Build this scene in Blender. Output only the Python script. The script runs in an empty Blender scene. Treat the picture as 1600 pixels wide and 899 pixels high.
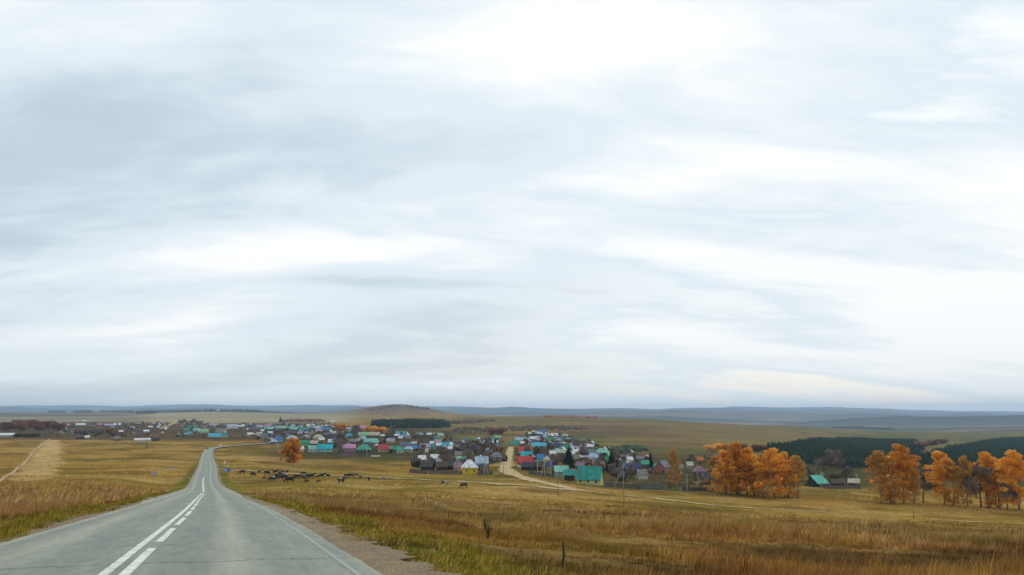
import bpy, bmesh, math, random
import numpy as np
from mathutils import Vector, Matrix

R = math.radians
rng = np.random.default_rng(7)
random.seed(7)
scene = bpy.context.scene
COL = scene.collection

# ------------------------------------------------------------------ camera, sky, sun, exposure
EYE = 30.0                       # eye height above the valley floor datum
F_PX, CX, CY, HOR = 1180.0, 800.0, 449.5, 645.0     # focal length in photo pixels, centre, eye-level row
PITCH = math.atan((HOR - CY) / F_PX)
cam_d = bpy.data.cameras.new('camera')
cam_d.sensor_width = 36.0
cam_d.lens = F_PX / 1600.0 * 36.0
cam_d.clip_start, cam_d.clip_end = 0.1, 90000.0
cam = bpy.data.objects.new('camera', cam_d)
COL.objects.link(cam)
cam.location = (0, 0, EYE)
cam.rotation_euler = (math.pi / 2 + PITCH, 0, 0)
scene.camera = cam

SUN_AZ, SUN_EL = R(27), R(25)    # azimuth east of the view axis (+Y)
world = bpy.data.worlds.new('World')
scene.world = world
world.use_nodes = True
wn, wl = world.node_tree.nodes, world.node_tree.links
wn.clear()
def W(t, **k):
    n = wn.new(t)
    for a, b in k.items(): setattr(n, a, b)
    return n
def wmath(op, a, b=None, c=None, clamp=False):
    n = W('ShaderNodeMath', operation=op, use_clamp=clamp)
    for i, x in enumerate((a, b, c)):
        if x is None: continue
        if isinstance(x, (int, float)): n.inputs[i].default_value = x
        else: wl.new(x, n.inputs[i])
    return n.outputs[0]
tc = W('ShaderNodeTexCoord')
sp = W('ShaderNodeSeparateXYZ'); wl.new(tc.outputs['Generated'], sp.inputs[0])
zc = wmath('ADD', wmath('MAXIMUM', sp.outputs[2], 0.0), 0.24)
px_, py_ = wmath('DIVIDE', sp.outputs[0], zc), wmath('DIVIDE', sp.outputs[1], zc)
cb = W('ShaderNodeCombineXYZ'); wl.new(px_, cb.inputs[0]); wl.new(py_, cb.inputs[1])
def cloud_noise(rot, sc, loc, scale, detail, rough, dist):
    m = W('ShaderNodeMapping')
    m.inputs['Rotation'].default_value = (0, 0, rot)
    m.inputs['Scale'].default_value = sc
    m.inputs['Location'].default_value = loc
    wl.new(cb.outputs[0], m.inputs[0])
    n = W('ShaderNodeTexNoise')
    n.inputs['Scale'].default_value = scale
    n.inputs['Detail'].default_value = detail
    n.inputs['Roughness'].default_value = rough
    n.inputs['Distortion'].default_value = dist
    wl.new(m.outputs[0], n.inputs['Vector'])
    return n.outputs['Fac']
n1 = cloud_noise(R(-38), (0.6, 1.25, 1), (3.1, 0.4, 0), 1.05, 5, 0.5, 0.25)
n2 = cloud_noise(R(-20), (0.55, 1.5, 1), (1.7, 5.2, 0), 2.4, 7, 0.56, 0.5)
n3 = cloud_noise(R(-28), (0.7, 1.3, 1), (7.7, 2.2, 0), 6.5, 8, 0.6, 0.4)
dens = wmath('ADD', wmath('ADD', wmath('MULTIPLY', n1, 0.67), wmath('MULTIPLY', n2, 0.26)), wmath('MULTIPLY', n3, 0.07))
# light glowing through the cloud sheet around the hidden sun
sunv = (math.sin(SUN_AZ) * math.cos(SUN_EL), math.cos(SUN_AZ) * math.cos(SUN_EL), math.sin(SUN_EL))
dp = W('ShaderNodeVectorMath', operation='DOT_PRODUCT')
wl.new(tc.outputs['Generated'], dp.inputs[0]); dp.inputs[1].default_value = sunv
glow = wmath('POWER', wmath('MAXIMUM', dp.outputs['Value'], 0.0), 9.0)
lit = wmath('ADD', dens, wmath('MULTIPLY', glow, 0.095))
ramp = W('ShaderNodeValToRGB'); wl.new(lit, ramp.inputs[0])
cr = ramp.color_ramp
cr.interpolation = 'EASE'
cr.elements[0].position = 0.39; cr.elements[0].color = (0.54, 0.65, 0.74, 1)
cr.elements[1].position = 0.62; cr.elements[1].color = (0.97, 0.985, 0.99, 1)
e = cr.elements.new(0.50); e.color = (0.73, 0.82, 0.88, 1)
hzf = wmath('POWER', wmath('SUBTRACT', 1.0, wmath('MAXIMUM', sp.outputs[2], 0.0)), 14.0)     # paler, creamier towards the horizon all round
hmix = W('ShaderNodeMix', data_type='RGBA'); wl.new(wmath('MULTIPLY', hzf, 0.62), hmix.inputs[0]); wl.new(ramp.outputs[0], hmix.inputs[6])
hmix.inputs[7].default_value = (0.90, 0.915, 0.875, 1)
bg_c = W('ShaderNodeBackground'); wl.new(hmix.outputs[2], bg_c.inputs[0]); bg_c.inputs[1].default_value = 1.0
sky = W('ShaderNodeTexSky', sky_type='NISHITA')
sky.sun_disc = False
sky.sun_elevation, sky.sun_rotation = SUN_EL, SUN_AZ
sky.air_density, sky.dust_density, sky.ozone_density = 1.0, 2.0, 1.0
bg_s = W('ShaderNodeBackground'); wl.new(sky.outputs[0], bg_s.inputs[0]); bg_s.inputs[1].default_value = 0.10
mixw = W('ShaderNodeMixShader')
cover = wmath('MULTIPLY_ADD', lit, 2.2, -0.12, clamp=True)      # thin cloud lets the sky through
wl.new(wmath('MAXIMUM', cover, 0.88), mixw.inputs[0])
wl.new(bg_s.outputs[0], mixw.inputs[1]); wl.new(bg_c.outputs[0], mixw.inputs[2])
wo = W('ShaderNodeOutputWorld'); wl.new(mixw.outputs[0], wo.inputs[0])

sun_d = bpy.data.lights.new('sun', 'SUN')
sun_d.energy, sun_d.angle, sun_d.color = 1.3, R(14), (1.0, 0.93, 0.82)
sun = bpy.data.objects.new('sun', sun_d); COL.objects.link(sun)
sun.location = (0, 0, 200)
sun.rotation_euler = Vector(sunv).to_track_quat('Z', 'Y').to_euler()

vs = scene.view_settings
scene.display_settings.display_device = 'sRGB'
vs.view_transform, vs.look, vs.gamma, vs.exposure = 'Standard', 'None', 1.0, 0.10
vs.use_curve_mapping = False
cy = scene.cycles
cy.max_bounces, cy.diffuse_bounces, cy.glossy_bounces = 6, 3, 2
cy.transmission_bounces, cy.volume_bounces, cy.transparent_max_bounces = 3, 3, 8
cy.use_denoising = True
cy.use_adaptive_sampling = True
cy.adaptive_threshold = 0.004

# ------------------------------------------------------------------ small helpers
def lin(r, g, b, k=1.0):
    f = lambda c: (c / 12.92 if c <= 0.04045 else ((c + 0.055) / 1.055) ** 2.4)
    return (f(r / 255) * k, f(g / 255) * k, f(b / 255) * k)

def tag(o, label=None, cat=None, group=None, kind=None):
    if label: o['label'] = label
    if cat: o['category'] = cat
    if group: o['group'] = group
    if kind: o['kind'] = kind
    return o

def link(name, data, parent=None, mats=None):
    o = bpy.data.objects.new(name, data)
    COL.objects.link(o)
    if parent: o.parent = parent
    if mats is not None and data is not None and not data.materials:
        for m in (mats if isinstance(mats, (list, tuple)) else [mats]): data.materials.append(m)
    return o

def empty(name, loc, rz=0.0, s=1.0):
    o = bpy.data.objects.new(name, None)
    COL.objects.link(o)
    o.empty_display_size = 0.3
    o.location = loc; o.rotation_euler = (0, 0, rz); o.scale = (s, s, s)
    return o

def copy_tree(o, parent=None):
    c = o.copy(); COL.objects.link(c); c.parent = parent
    for ch in list(o.children): copy_tree(ch, c)
    return c

def pymesh(name, v, f, smooth=False):
    me = bpy.data.meshes.new(name)
    me.from_pydata([tuple(map(float, p)) for p in v], [], [tuple(map(int, q)) for q in f])
    if smooth: me.polygons.foreach_set('use_smooth', [True] * len(me.polygons))
    me.update()
    return me

def npmesh(name, v, faces, cols=None, uv=None, smooth=False):
    """faces: (n,k) int array, all of k corners"""
    v = np.asarray(v, np.float32); faces = np.asarray(faces, np.int32)
    me = bpy.data.meshes.new(name)
    n, k = faces.shape
    me.vertices.add(len(v)); me.vertices.foreach_set('co', v.ravel())
    me.loops.add(n * k); me.loops.foreach_set('vertex_index', faces.ravel())
    me.polygons.add(n)
    me.polygons.foreach_set('loop_start', np.arange(0, n * k, k, dtype=np.int32))
    me.polygons.foreach_set('loop_total', np.full(n, k, np.int32))
    if smooth: me.polygons.foreach_set('use_smooth', np.ones(n, bool))
    if cols is not None:
        a = me.color_attributes.new('tint', 'FLOAT_COLOR', 'POINT')
        c4 = np.ones((len(v), 4), np.float32); c4[:, :3] = cols
        a.data.foreach_set('color', c4.ravel())
    if uv is not None:
        l = me.uv_layers.new(name='uv')
        l.data.foreach_set('uv', np.asarray(uv, np.float32)[faces.ravel()].ravel())
    me.update(calc_edges=True)
    me.validate()
    return me

class MB:
    """collects shapes for ONE mesh"""
    def __init__(s): s.v, s.f = [], []
    def add(s, v, f):
        o = len(s.v); s.v += [tuple(p) for p in v]; s.f += [tuple(i + o for i in q) for q in f]; return s
    def box(s, x0, x1, y0, y1, z0, z1):
        return s.add([(x0,y0,z0),(x1,y0,z0),(x1,y1,z0),(x0,y1,z0),(x0,y0,z1),(x1,y0,z1),(x1,y1,z1),(x0,y1,z1)],
                     [(0,3,2,1),(4,5,6,7),(0,1,5,4),(1,2,6,5),(2,3,7,6),(3,0,4,7)])
    def tube(s, pts, rad, n=6, cap=True):
        pts = [Vector(p) for p in pts]
        rad = rad if isinstance(rad, (list, tuple)) else [rad] * len(pts)
        rings = []
        for i, p in enumerate(pts):
            d = (pts[min(i + 1, len(pts) - 1)] - pts[max(i - 1, 0)]).normalized()
            a = d.orthogonal().normalized() if abs(d.z) < 0.95 else Vector((1, 0, 0)) - d * d.x
            a.normalize(); b = d.cross(a)
            rings.append([p + (a * math.cos(t) + b * math.sin(t)) * rad[i] for t in [2 * math.pi * k / n for k in range(n)]])
        v = [q for r_ in rings for q in r_]
        f = [(i*n+k, i*n+(k+1)%n, (i+1)*n+(k+1)%n, (i+1)*n+k) for i in range(len(pts)-1) for k in range(n)]
        if cap: f += [tuple(range(n-1, -1, -1)), tuple((len(pts)-1)*n + k for k in range(n))]
        return s.add(v, f)
    def disc(s, c, r, t, n=16, axis='y'):
        v, f = [], []
        for y in (-t/2, t/2):
            for k in range(n):
                a = 2*math.pi*k/n
                v.append((c[0]+r*math.cos(a), c[1]+y, c[2]+r*math.sin(a)) if axis == 'y' else (c[0]+y, c[1]+r*math.cos(a), c[2]+r*math.sin(a)))
        f = [tuple(range(n)), tuple(range(2*n-1, n-1, -1))] + [(k, n+k, n+(k+1)%n, (k+1)%n) for k in range(n)]
        return s.add(v, f)
    def build(s, name, mat, parent=None, smooth=False):
        return link(name, pymesh(name, s.v, s.f, smooth), parent, mat)

# --- numpy value noise
def _h(ix, iy, seed):
    n = (ix.astype(np.int64) * 374761393 + iy.astype(np.int64) * 668265263 + seed * 974711) & 0xffffffff
    n = ((n ^ (n >> 13)) * 1274126177) & 0xffffffff
    return ((n ^ (n >> 16)) & 0xffffff) / float(0xffffff)
def vnoise(x, y, seed=0):
    ix, iy = np.floor(x), np.floor(y)
    fx, fy = x - ix, y - iy
    fx, fy = fx*fx*(3-2*fx), fy*fy*(3-2*fy)
    a, b = _h(ix, iy, seed), _h(ix+1, iy, seed)
    c, d = _h(ix, iy+1, seed), _h(ix+1, iy+1, seed)
    return (a*(1-fx)+b*fx)*(1-fy) + (c*(1-fx)+d*fx)*fy
def fbm(x, y, seed=0, octv=4, gain=0.5):
    s, a, t = 0.0, 1.0, 0.0
    for o in range(octv):
        s = s + a*vnoise(x*2**o + 17.3*o, y*2**o - 9.1*o, seed+o); t += a; a *= gain
    return s/t
def sstep(a, b, x):
    t = np.clip((x-a)/(b-a), 0, 1); return t*t*(3-2*t)
def mixc(a, b, t):
    return np.asarray(a)*(1-t[..., None]) + np.asarray(b)*t[..., None]

# ------------------------------------------------------------------ projection (photo pixel <-> direction)
_cp, _sp = math.cos(PITCH), math.sin(PITCH)
def proj(x, y, z):
    zz = z - EYE
    dep = y*_cp + zz*_sp
    up = -y*_sp + zz*_cp
    return CX + F_PX*x/dep, CY - F_PX*up/dep, dep
def ray(u, v):
    a, b = (u-CX)/F_PX, -(v-CY)/F_PX
    return np.array([a, _cp - b*_sp, _sp + b*_cp])

# ------------------------------------------------------------------ terrain
# along each bearing (photo column) the ground: near nodes as metres below the eye ('z'), far nodes as the row it shows at ('v')
def Zt(*p): return [(d, -z) for d, z in p]
def Vt(*p): return [(d, -(v-HOR)/1205.0*d) for d, v in p]
N0 = [(0, -1.40)]
PROF = {
 -300: N0+Zt((10,2.3),(25,3.9),(60,7.2),(120,11.5),(250,18),(450,24.5))+Vt((850,686),(1000,682),(1500,668),(2200,659),(3500,652),(5500,648),(8000,645),(14000,634),(16000,633),(30000,638)),
 0:   N0+Zt((10,2.3),(25,3.9),(60,7.2),(120,11.7),(250,18.7),(450,25))+Vt((850,687),(1000,682),(1500,668),(2200,659.5),(3500,652.5),(5500,647.5),(8000,645),(14000,633.5),(16000,632.5),(30000,638)),
 160: N0+Zt((10,2.25),(25,3.6),(60,6.8),(120,11.4),(250,19),(450,25.4),(620,29))+Vt((850,687.5),(1100,679),(1500,669),(2200,660),(3500,652),(5500,646.5),(8000,645),(14000,634),(16000,633),(30000,638)),
 330: N0+Zt((10,2.2),(25,3.4),(60,6.3),(120,11.1),(205,17.8),(295,20.4),(450,25.6),(614,29.8),(730,31.1),(900,31.1),(1090,31.2))+Vt((1500,669),(2200,660),(3000,653),(4200,645.5),(5200,643),(8000,645),(14000,635),(16000,633.5),(30000,639)),
 500: N0+Zt((10,2.4),(25,4.2),(60,7.8),(120,12.8),(200,18))+Vt((240,751),(300,740),(400,727),(450,722),(550,711),(650,703),(800,692),(1000,682),(1400,670),(2000,661.5),(3000,654),(4500,648),(6000,647),(14000,635),(16000,634),(30000,639)),
 640: N0+Zt((10,2.5),(25,4.4),(60,8.2),(120,13.4),(180,17.6))+Vt((235,755),(300,744),(350,737),(450,723),(600,707),(800,694),(1100,681),(1500,668),(2000,660),(3000,653.5),(4500,649),(6500,650),(14000,638),(16000,636.5),(30000,640)),
 800: N0+Zt((10,2.5),(25,4.5),(60,8.6),(120,14.3),(180,18.7))+Vt((225,757),(300,745),(350,738),(450,722.5),(600,707),(800,694.5),(1000,687),(1500,671),(2200,659),(3000,651.5),(4000,650),(6000,655),(9000,650),(14000,640),(17000,638),(30000,641)),
 1000:N0+Zt((10,2.6),(25,4.7),(60,9.1),(120,15.3))+Vt((160,788),(200,777),(250,765.5),(300,757),(400,740),(550,723),(700,712),(900,698),(1300,681),(1900,666),(2600,657.5),(3400,654),(5000,662),(9000,652),(14000,640.5),(17000,637.5),(30000,641)),
 1200:N0+Zt((10,2.6),(25,4.9),(60,9.5),(120,16.1))+Vt((180,796),(240,778),(300,765),(400,748),(600,724),(800,710),(1100,697),(1600,681),(2200,669),(2800,664),(4000,674),(8000,660),(12000,648),(18000,637.5),(30000,642)),
 1400:N0+Zt((10,2.6),(25,5.0),(60,9.9),(120,16.9))+Vt((170,807),(230,786),(300,771),(450,748),(700,728),(1000,711),(1500,695),(2200,682),(3000,675),(4000,676),(6000,668),(9000,660),(12000,651),(18000,639.5),(30000,643)),
 1600:N0+Zt((10,2.6),(25,5.2),(60,10.3),(120,17.5))+Vt((160,818),(220,796),(300,777),(450,751),(700,731),(1000,713),(1500,696),(2200,684),(3200,675),(5000,668),(8000,661),(12000,652),(18000,642),(30000,644)),
 2000:N0+Zt((10,2.6),(25,5.4),(60,10.8),(120,18.2))+Vt((160,824),(220,803),(300,783),(450,757),(700,735),(1000,716),(1500,698),(2200,685),(3200,675),(5000,668),(8000,661),(12000,652),(18000,643),(30000,645)),
}
COLU = sorted(PROF)
COLA = np.array([math.atan((u-CX)*_cp/F_PX) for u in COLU])
LOGK = 8.0
def pchip(xk, yk, x):
    h = np.diff(xk); dl = np.diff(yk)/h
    m = np.zeros(len(xk))
    for i in range(1, len(xk)-1):
        if dl[i-1]*dl[i] > 0:
            w1, w2 = 2*h[i]+h[i-1], h[i]+2*h[i-1]
            m[i] = (w1+w2)/(w1/dl[i-1]+w2/dl[i])
    m[0], m[-1] = dl[0], dl[-1]
    x = np.clip(x, xk[0], xk[-1])
    i = np.clip(np.searchsorted(xk, x, side='right')-1, 0, len(h)-1)
    t = (x-xk[i])/h[i]; hh = h[i]
    return ((1+2*t)*(1-t)**2*yk[i] + t*(1-t)**2*hh*m[i] + t*t*(3-2*t)*yk[i+1] + t*t*(t-1)*hh*m[i+1])
for u in COLU:                    # far plain: level out, the ridges are raised below
    fl = float(np.interp(u, [0, 600, 1000, 1600], [646, 647, 651, 655]))
    PROF[u] = [q for q in PROF[u] if q[0] < 9500] + Vt((12000, fl), (30000, 646.5))
RIDGES = [(7000, 500, [(-300, 662), (1230, 662), (1330, 652), (1400, 650), (1500, 652), (1600, 650), (2000, 650)], 71),
          (10500, 800, [(-300, 644), (0, 645), (250, 643), (420, 645), (560, 642), (760, 645), (900, 645.5), (1050, 642.5), (1150, 644), (1300, 646), (1400, 648), (1600, 649), (2000, 649)], 72),
          (14500, 900, [(-300, 638), (0, 637), (150, 640), (300, 636.5), (450, 640), (560, 637), (700, 640), (800, 635), (880, 639), (1000, 640), (1100, 638.5), (1250, 641), (1400, 644), (1600, 646), (2000, 646)], 73),
          (19500, 1300, [(-300, 634), (0, 632.5), (100, 632), (200, 633.5), (300, 632.5), (400, 634), (520, 632.5), (640, 635), (760, 637.5), (900, 638.5), (1000, 638.5), (1150, 636.5), (1300, 637.5), (1450, 640.5), (1600, 643), (2000, 643)], 74)]
PK = []
for u in COLU:
    p = PROF[u]
    PK.append((np.log(np.array([a for a, _ in p])+LOGK), np.array([b for _, b in p])))

# the main road: centre line X as a function of Y, height as a function of Y
RY = np.array([-60, 0, 30, 65, 127, 205, 295, 450, 614, 655, 690, 715, 735, 760, 790, 815, 845, 880, 930, 990, 1090, 1250.])
RX = np.array([20.6, -1.6, -12.7, -26.2, -50.3, -81.5, -116.5, -178, -241.5, -256, -264, -266, -264.5, -260, -255, -254, -259, -272, -291, -316, -362, -430.])
RZ_Y = np.array([-60, 0, 205, 295, 450, 614, 730, 1250.])
RZ_Z = np.array([3.4, -1.4, -17.8, -20.8, -25.8, -29.8, -31.1, -31.2])
def roadX(y): return pchip(RY, RX, np.asarray(y, float))
def roadZ(y): return pchip(RZ_Y, RZ_Z, np.asarray(y, float)) + EYE
W_L, W_R = 3.0, 3.75
def road_dist(x, y):          # signed, + to the right of the centre line
    return (x - roadX(y)) * 0.937

def terrain(x, y, carve=True):
    x = np.asarray(x, float); y = np.asarray(y, float)
    sh = x.shape; x = x.ravel(); y = y.ravel()
    a = np.arctan2(x, y); r = np.hypot(x, y)
    d = r*np.maximum(np.cos(a), 0.42)
    ld = np.log(d+LOGK)
    Z = np.stack([pchip(k, z, ld) for k, z in PK])       # columns x points
    aa = np.clip(a, COLA[0], COLA[-1])
    i = np.clip(np.searchsorted(COLA, aa)-1, 0, len(COLA)-2)
    t = (aa-COLA[i])/(COLA[i+1]-COLA[i]); t = t*t*(3-2*t)*0.6 + t*0.4
    idx = np.arange(len(x))
    z = Z[i, idx]*(1-t) + Z[i+1, idx]*t
    # behind the camera the slope keeps rising
    back = np.clip(-y, 0, 400)
    z = z + 0.08*np.minimum(back, 120)*sstep(0, 6, -y)
    # brown hill beyond the village, low rise on the right
    def bump(u0, d0, amp, su, sd):
        a0 = math.atan((u0-CX)*_cp/F_PX)
        return amp*np.exp(-((a-a0)/(su/1196.0))**2 - ((d-d0)/sd)**2)
    z = z + bump(622, 4600, 66, 70, 900) 
    uu = CX + np.tan(np.clip(a, -1.1, 1.1))*1196
    for d0, sd, cv, sd_ in RIDGES:
        top = -(np.interp(uu, [q[0] for q in cv], [q[1] for q in cv]) + (fbm(uu/80.0, uu*0+sd_, sd_, 3)-.5)*5.0 - HOR)/1205.0*d0
        z = z + np.maximum(top-z, 0)*np.exp(-((d-d0-(fbm(uu/150.0, uu*0+3, sd_+9, 2)-.5)*sd*1.5)/sd)**2)
    z = z + (fbm(x/700, y/700, 3, 3)-0.5)*14*sstep(6000, 9000, d)
    z = z + (fbm(x/420, y/420, 5, 3)-0.5)*14*sstep(900, 2600, d)
    rd = road_dist(x, y)
    off = np.abs(rd)
    near = sstep(6, 30, off)
    z = z + near*((fbm(x/55, y/55, 8, 3)-0.5)*1.5*sstep(20, 90, d) + (fbm(x/7, y/7, 11, 3)-0.5)*0.35)
    z = z + EYE
    if carve:
        on = (y > -59) & (y < 1240)
        rz = roadZ(np.clip(y, -59, 1240))
        k = (1-sstep(6.0, 20.0, off))*on
        side = np.maximum(off-4.2, 0)
        prof = rz - 0.05 - 0.00055*np.clip(y, 0, 1200) - np.minimum(side*0.09, 0.55)*np.where(rd > 0, 1.0, 0.6)
        z = z*(1-k) + prof*k
    return z.reshape(sh)

_T = np.exp(np.linspace(math.log(4), math.log(25000), 2600))
def hit(u, v):
    """ground point seen at a photo pixel"""
    d = ray(u, v); d = d/d[1]
    X, Y, Zr = d[0]*_T, d[1]*_T, EYE + d[2]*_T
    Zg = terrain(X, Y)
    b = np.nonzero(Zr <= Zg)[0]
    i = b[0] if len(b) else len(_T)-1
    if i == 0: return float(X[0]), float(Y[0]), float(Zg[0])
    g0, g1 = Zr[i-1]-Zg[i-1], Zr[i]-Zg[i]
    t = g0/(g0-g1) if g0 != g1 else 0
    y = Y[i-1] + t*(Y[i]-Y[i-1])
    x = d[0]*y
    return float(x), float(y), float(terrain(np.array([x]), np.array([y]))[0])
def at_dist(u, d):
    x = (u-CX)/F_PX*d*_cp; y = d
    return float(x), float(y), float(terrain(np.array([x]), np.array([y]))[0])
def gz(x, y): return float(terrain(np.array([x]), np.array([y]))[0])
def in_poly(px, py, poly):
    c = np.zeros(px.shape, bool); n = len(poly)
    for i in range(n):
        x1, y1 = poly[i]; x2, y2 = poly[(i+1) % n]
        c ^= ((y1 > py) != (y2 > py)) & (px < (x2-x1)*(py-y1)/((y2-y1) or 1e-9)+x1)
    return c

# ------------------------------------------------------------------ materials
def new_mat(name):
    m = bpy.data.materials.new(name); m.use_nodes = True
    n = m.node_tree.nodes; n.clear()
    out = n.new('ShaderNodeOutputMaterial')
    b = n.new('ShaderNodeBsdfPrincipled')
    m.node_tree.links.new(b.outputs[0], out.inputs[0])
    return m, m.node_tree.nodes, m.node_tree.links, b, out
def tnoise(n, l, vec, scale, detail=4, rough=0.55, dist=0.0):
    t = n.new('ShaderNodeTexNoise')
    t.inputs['Scale'].default_value = scale; t.inputs['Detail'].default_value = detail
    t.inputs['Roughness'].default_value = rough; t.inputs['Distortion'].default_value = dist
    if vec is not None: l.new(vec, t.inputs['Vector'])
    return t.outputs['Fac']
def mrange(n, l, x, a, b, c, d):
    m = n.new('ShaderNodeMapRange'); l.new(x, m.inputs[0])
    for i, q in enumerate((a, b, c, d)): m.inputs[i+1].default_value = q
    return m.outputs[0]
def mixn(n, l, fac, a, b, mode='MIX'):
    m = n.new('ShaderNodeMix'); m.data_type = 'RGBA'; m.blend_type = mode
    for s, q in ((0, fac), (6, a), (7, b)):
        if isinstance(q, (int, float)): m.inputs[s].default_value = q
        elif isinstance(q, tuple): m.inputs[s].default_value = (*q, 1)[:4]
        else: l.new(q, m.inputs[s])
    return m.outputs[2]
def fmath(n, l, op, a, b=None, clamp=False):
    m = n.new('ShaderNodeMath'); m.operation = op; m.use_clamp = clamp
    for i, q in enumerate((a, b)):
        if q is None: continue
        if isinstance(q, (int, float)): m.inputs[i].default_value = q
        else: l.new(q, m.inputs[i])
    return m.outputs[0]
def bump(n, l, b, h, strength, dist):
    k = n.new('ShaderNodeBump'); k.inputs['Strength'].default_value = strength; k.inputs['Distance'].default_value = dist
    l.new(h, k.inputs['Height']); l.new(k.outputs[0], b.inputs['Normal'])

_MC = {}
def paint(rgb, rough=0.6, vary=0.25, scale=1.5, spec=0.3, metal=0.0, name='paint'):
    """weathered plain surface: colour with blotchy wear"""
    key = (tuple(round(c, 3) for c in rgb), rough, vary, scale)
    if key in _MC: return _MC[key]
    m, n, l, b, o = new_mat(name)
    g = n.new('ShaderNodeTexCoord')
    f = tnoise(n, l, g.outputs['Object'], scale, 5, 0.6)
    f2 = tnoise(n, l, g.outputs['Object'], scale*7, 3, 0.6)
    k = fmath(n, l, 'ADD', mrange(n, l, f, 0.3, 0.7, 1-vary, 1+vary*0.6), mrange(n, l, f2, 0.3, 0.7, -vary*0.3, vary*0.3))
    vm = n.new('ShaderNodeVectorMath'); vm.operation = 'SCALE'
    vm.inputs[0].default_value = rgb; l.new(k, vm.inputs['Scale'])
    l.new(vm.outputs[0], b.inputs['Base Color'])
    b.inputs['Roughness'].default_value = rough
    b.inputs['Specular IOR Level'].default_value = spec
    b.inputs['Metallic'].default_value = metal
    _MC[key] = m
    return m

def foliage(name, cols, rough=0.7, trans=0.25, scale=0.35):
    """leaf material: tones vary through the crown and from tree to tree"""
    m, n, l, b, o = new_mat(name)
    g = n.new('ShaderNodeTexCoord'); oi = n.new('ShaderNodeObjectInfo')
    f = tnoise(n, l, g.outputs['Object'], scale, 3, 0.6)
    f3 = tnoise(n, l, g.outputs['Object'], scale*9, 2, 0.6)
    t = fmath(n, l, 'ADD', mrange(n, l, f, 0.28, 0.72, 0, 1), mrange(n, l, f3, 0.3, 0.7, -0.28, 0.28))
    t = fmath(n, l, 'ADD', t, mrange(n, l, oi.outputs['Random'], 0, 1, -0.32, 0.32), clamp=True)
    r = n.new('ShaderNodeValToRGB'); l.new(t, r.inputs[0])
    el = r.color_ramp.elements
    el[0].color = (*cols[0], 1); el[1].color = (*cols[-1], 1)
    for i, c in enumerate(cols[1:-1]):
        q = el.new((i+1)/(len(cols)-1)); q.color = (*c, 1)
    l.new(r.outputs[0], b.inputs['Base Color'])
    b.inputs['Roughness'].default_value = rough; b.inputs['Specular IOR Level'].default_value = 0.15
    if trans:
        tr = n.new('ShaderNodeBsdfTranslucent'); l.new(r.outputs[0], tr.inputs[0])
        mx = n.new('ShaderNodeMixShader'); mx.inputs[0].default_value = trans
        l.new(b.outputs[0], mx.inputs[1]); l.new(tr.outputs[0], mx.inputs[2]); l.new(mx.outputs[0], o.inputs[0])
    return m

def tint_mat(name, noise_k, trans=0.0, rough=0.85, near_detail=False):
    """colour from the mesh's own 'tint' with fine grain on top"""
    m, n, l, b, o = new_mat(name)
    a = n.new('ShaderNodeVertexColor'); a.layer_name = 'tint'
    g = n.new('ShaderNodeTexCoord')
    col = a.outputs[0]
    if noise_k:
        tot = None
        for sc, amt in noise_k:
            f = mrange(n, l, tnoise(n, l, g.outputs['Object'], sc, 4, 0.6), 0.28, 0.72, -amt, amt)
            tot = f if tot is None else fmath(n, l, 'ADD', tot, f)
        k = fmath(n, l, 'ADD', tot, 1.0)
        vm = n.new('ShaderNodeVectorMath'); vm.operation = 'SCALE'
        l.new(col, vm.inputs[0]); l.new(k, vm.inputs['Scale']); col = vm.outputs[0]
        if near_detail:
            h = tnoise(n, l, g.outputs['Object'], 3.0, 6, 0.65)
            bump(n, l, b, h, 0.7, 0.25)
    l.new(col, b.inputs['Base Color'])
    b.inputs['Roughness'].default_value = rough; b.inputs['Specular IOR Level'].default_value = 0.0
    if trans:
        tr = n.new('ShaderNodeBsdfTranslucent'); l.new(col, tr.inputs[0])
        mx = n.new('ShaderNodeMixShader'); mx.inputs[0].default_value = trans
        l.new(b.outputs[0], mx.inputs[1]); l.new(tr.outputs[0], mx.inputs[2]); l.new(mx.outputs[0], o.inputs[0])
    return m
M_ground = tint_mat('ground_soil_and_grass', [(0.018, 0.14), (0.11, 0.22), (0.7, 0.28), (4.0, 0.34)], near_detail=True)
M_grass = tint_mat('grass_blades', [(0.5, 0.12)], trans=0.22)
M_wood_mass = tint_mat('conifer_needles', [(0.05, 0.2)], rough=0.9)

# ------------------------------------------------------------------ ground sheet
print('ground')
azs = np.concatenate([np.arange(-180, -60, 5.0), np.arange(-60, -44, 1.0), np.arange(-44, 44, 0.17), np.arange(44, 60, 1.0), np.arange(60, 180, 5.0)])
rs = np.exp(np.linspace(math.log(1.2), math.log(24000), 430))
AZ, RR = np.meshgrid(np.radians(azs), rs)
GX, GY = RR*np.sin(AZ), RR*np.cos(AZ)
GZ = terrain(GX, GY)

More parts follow.
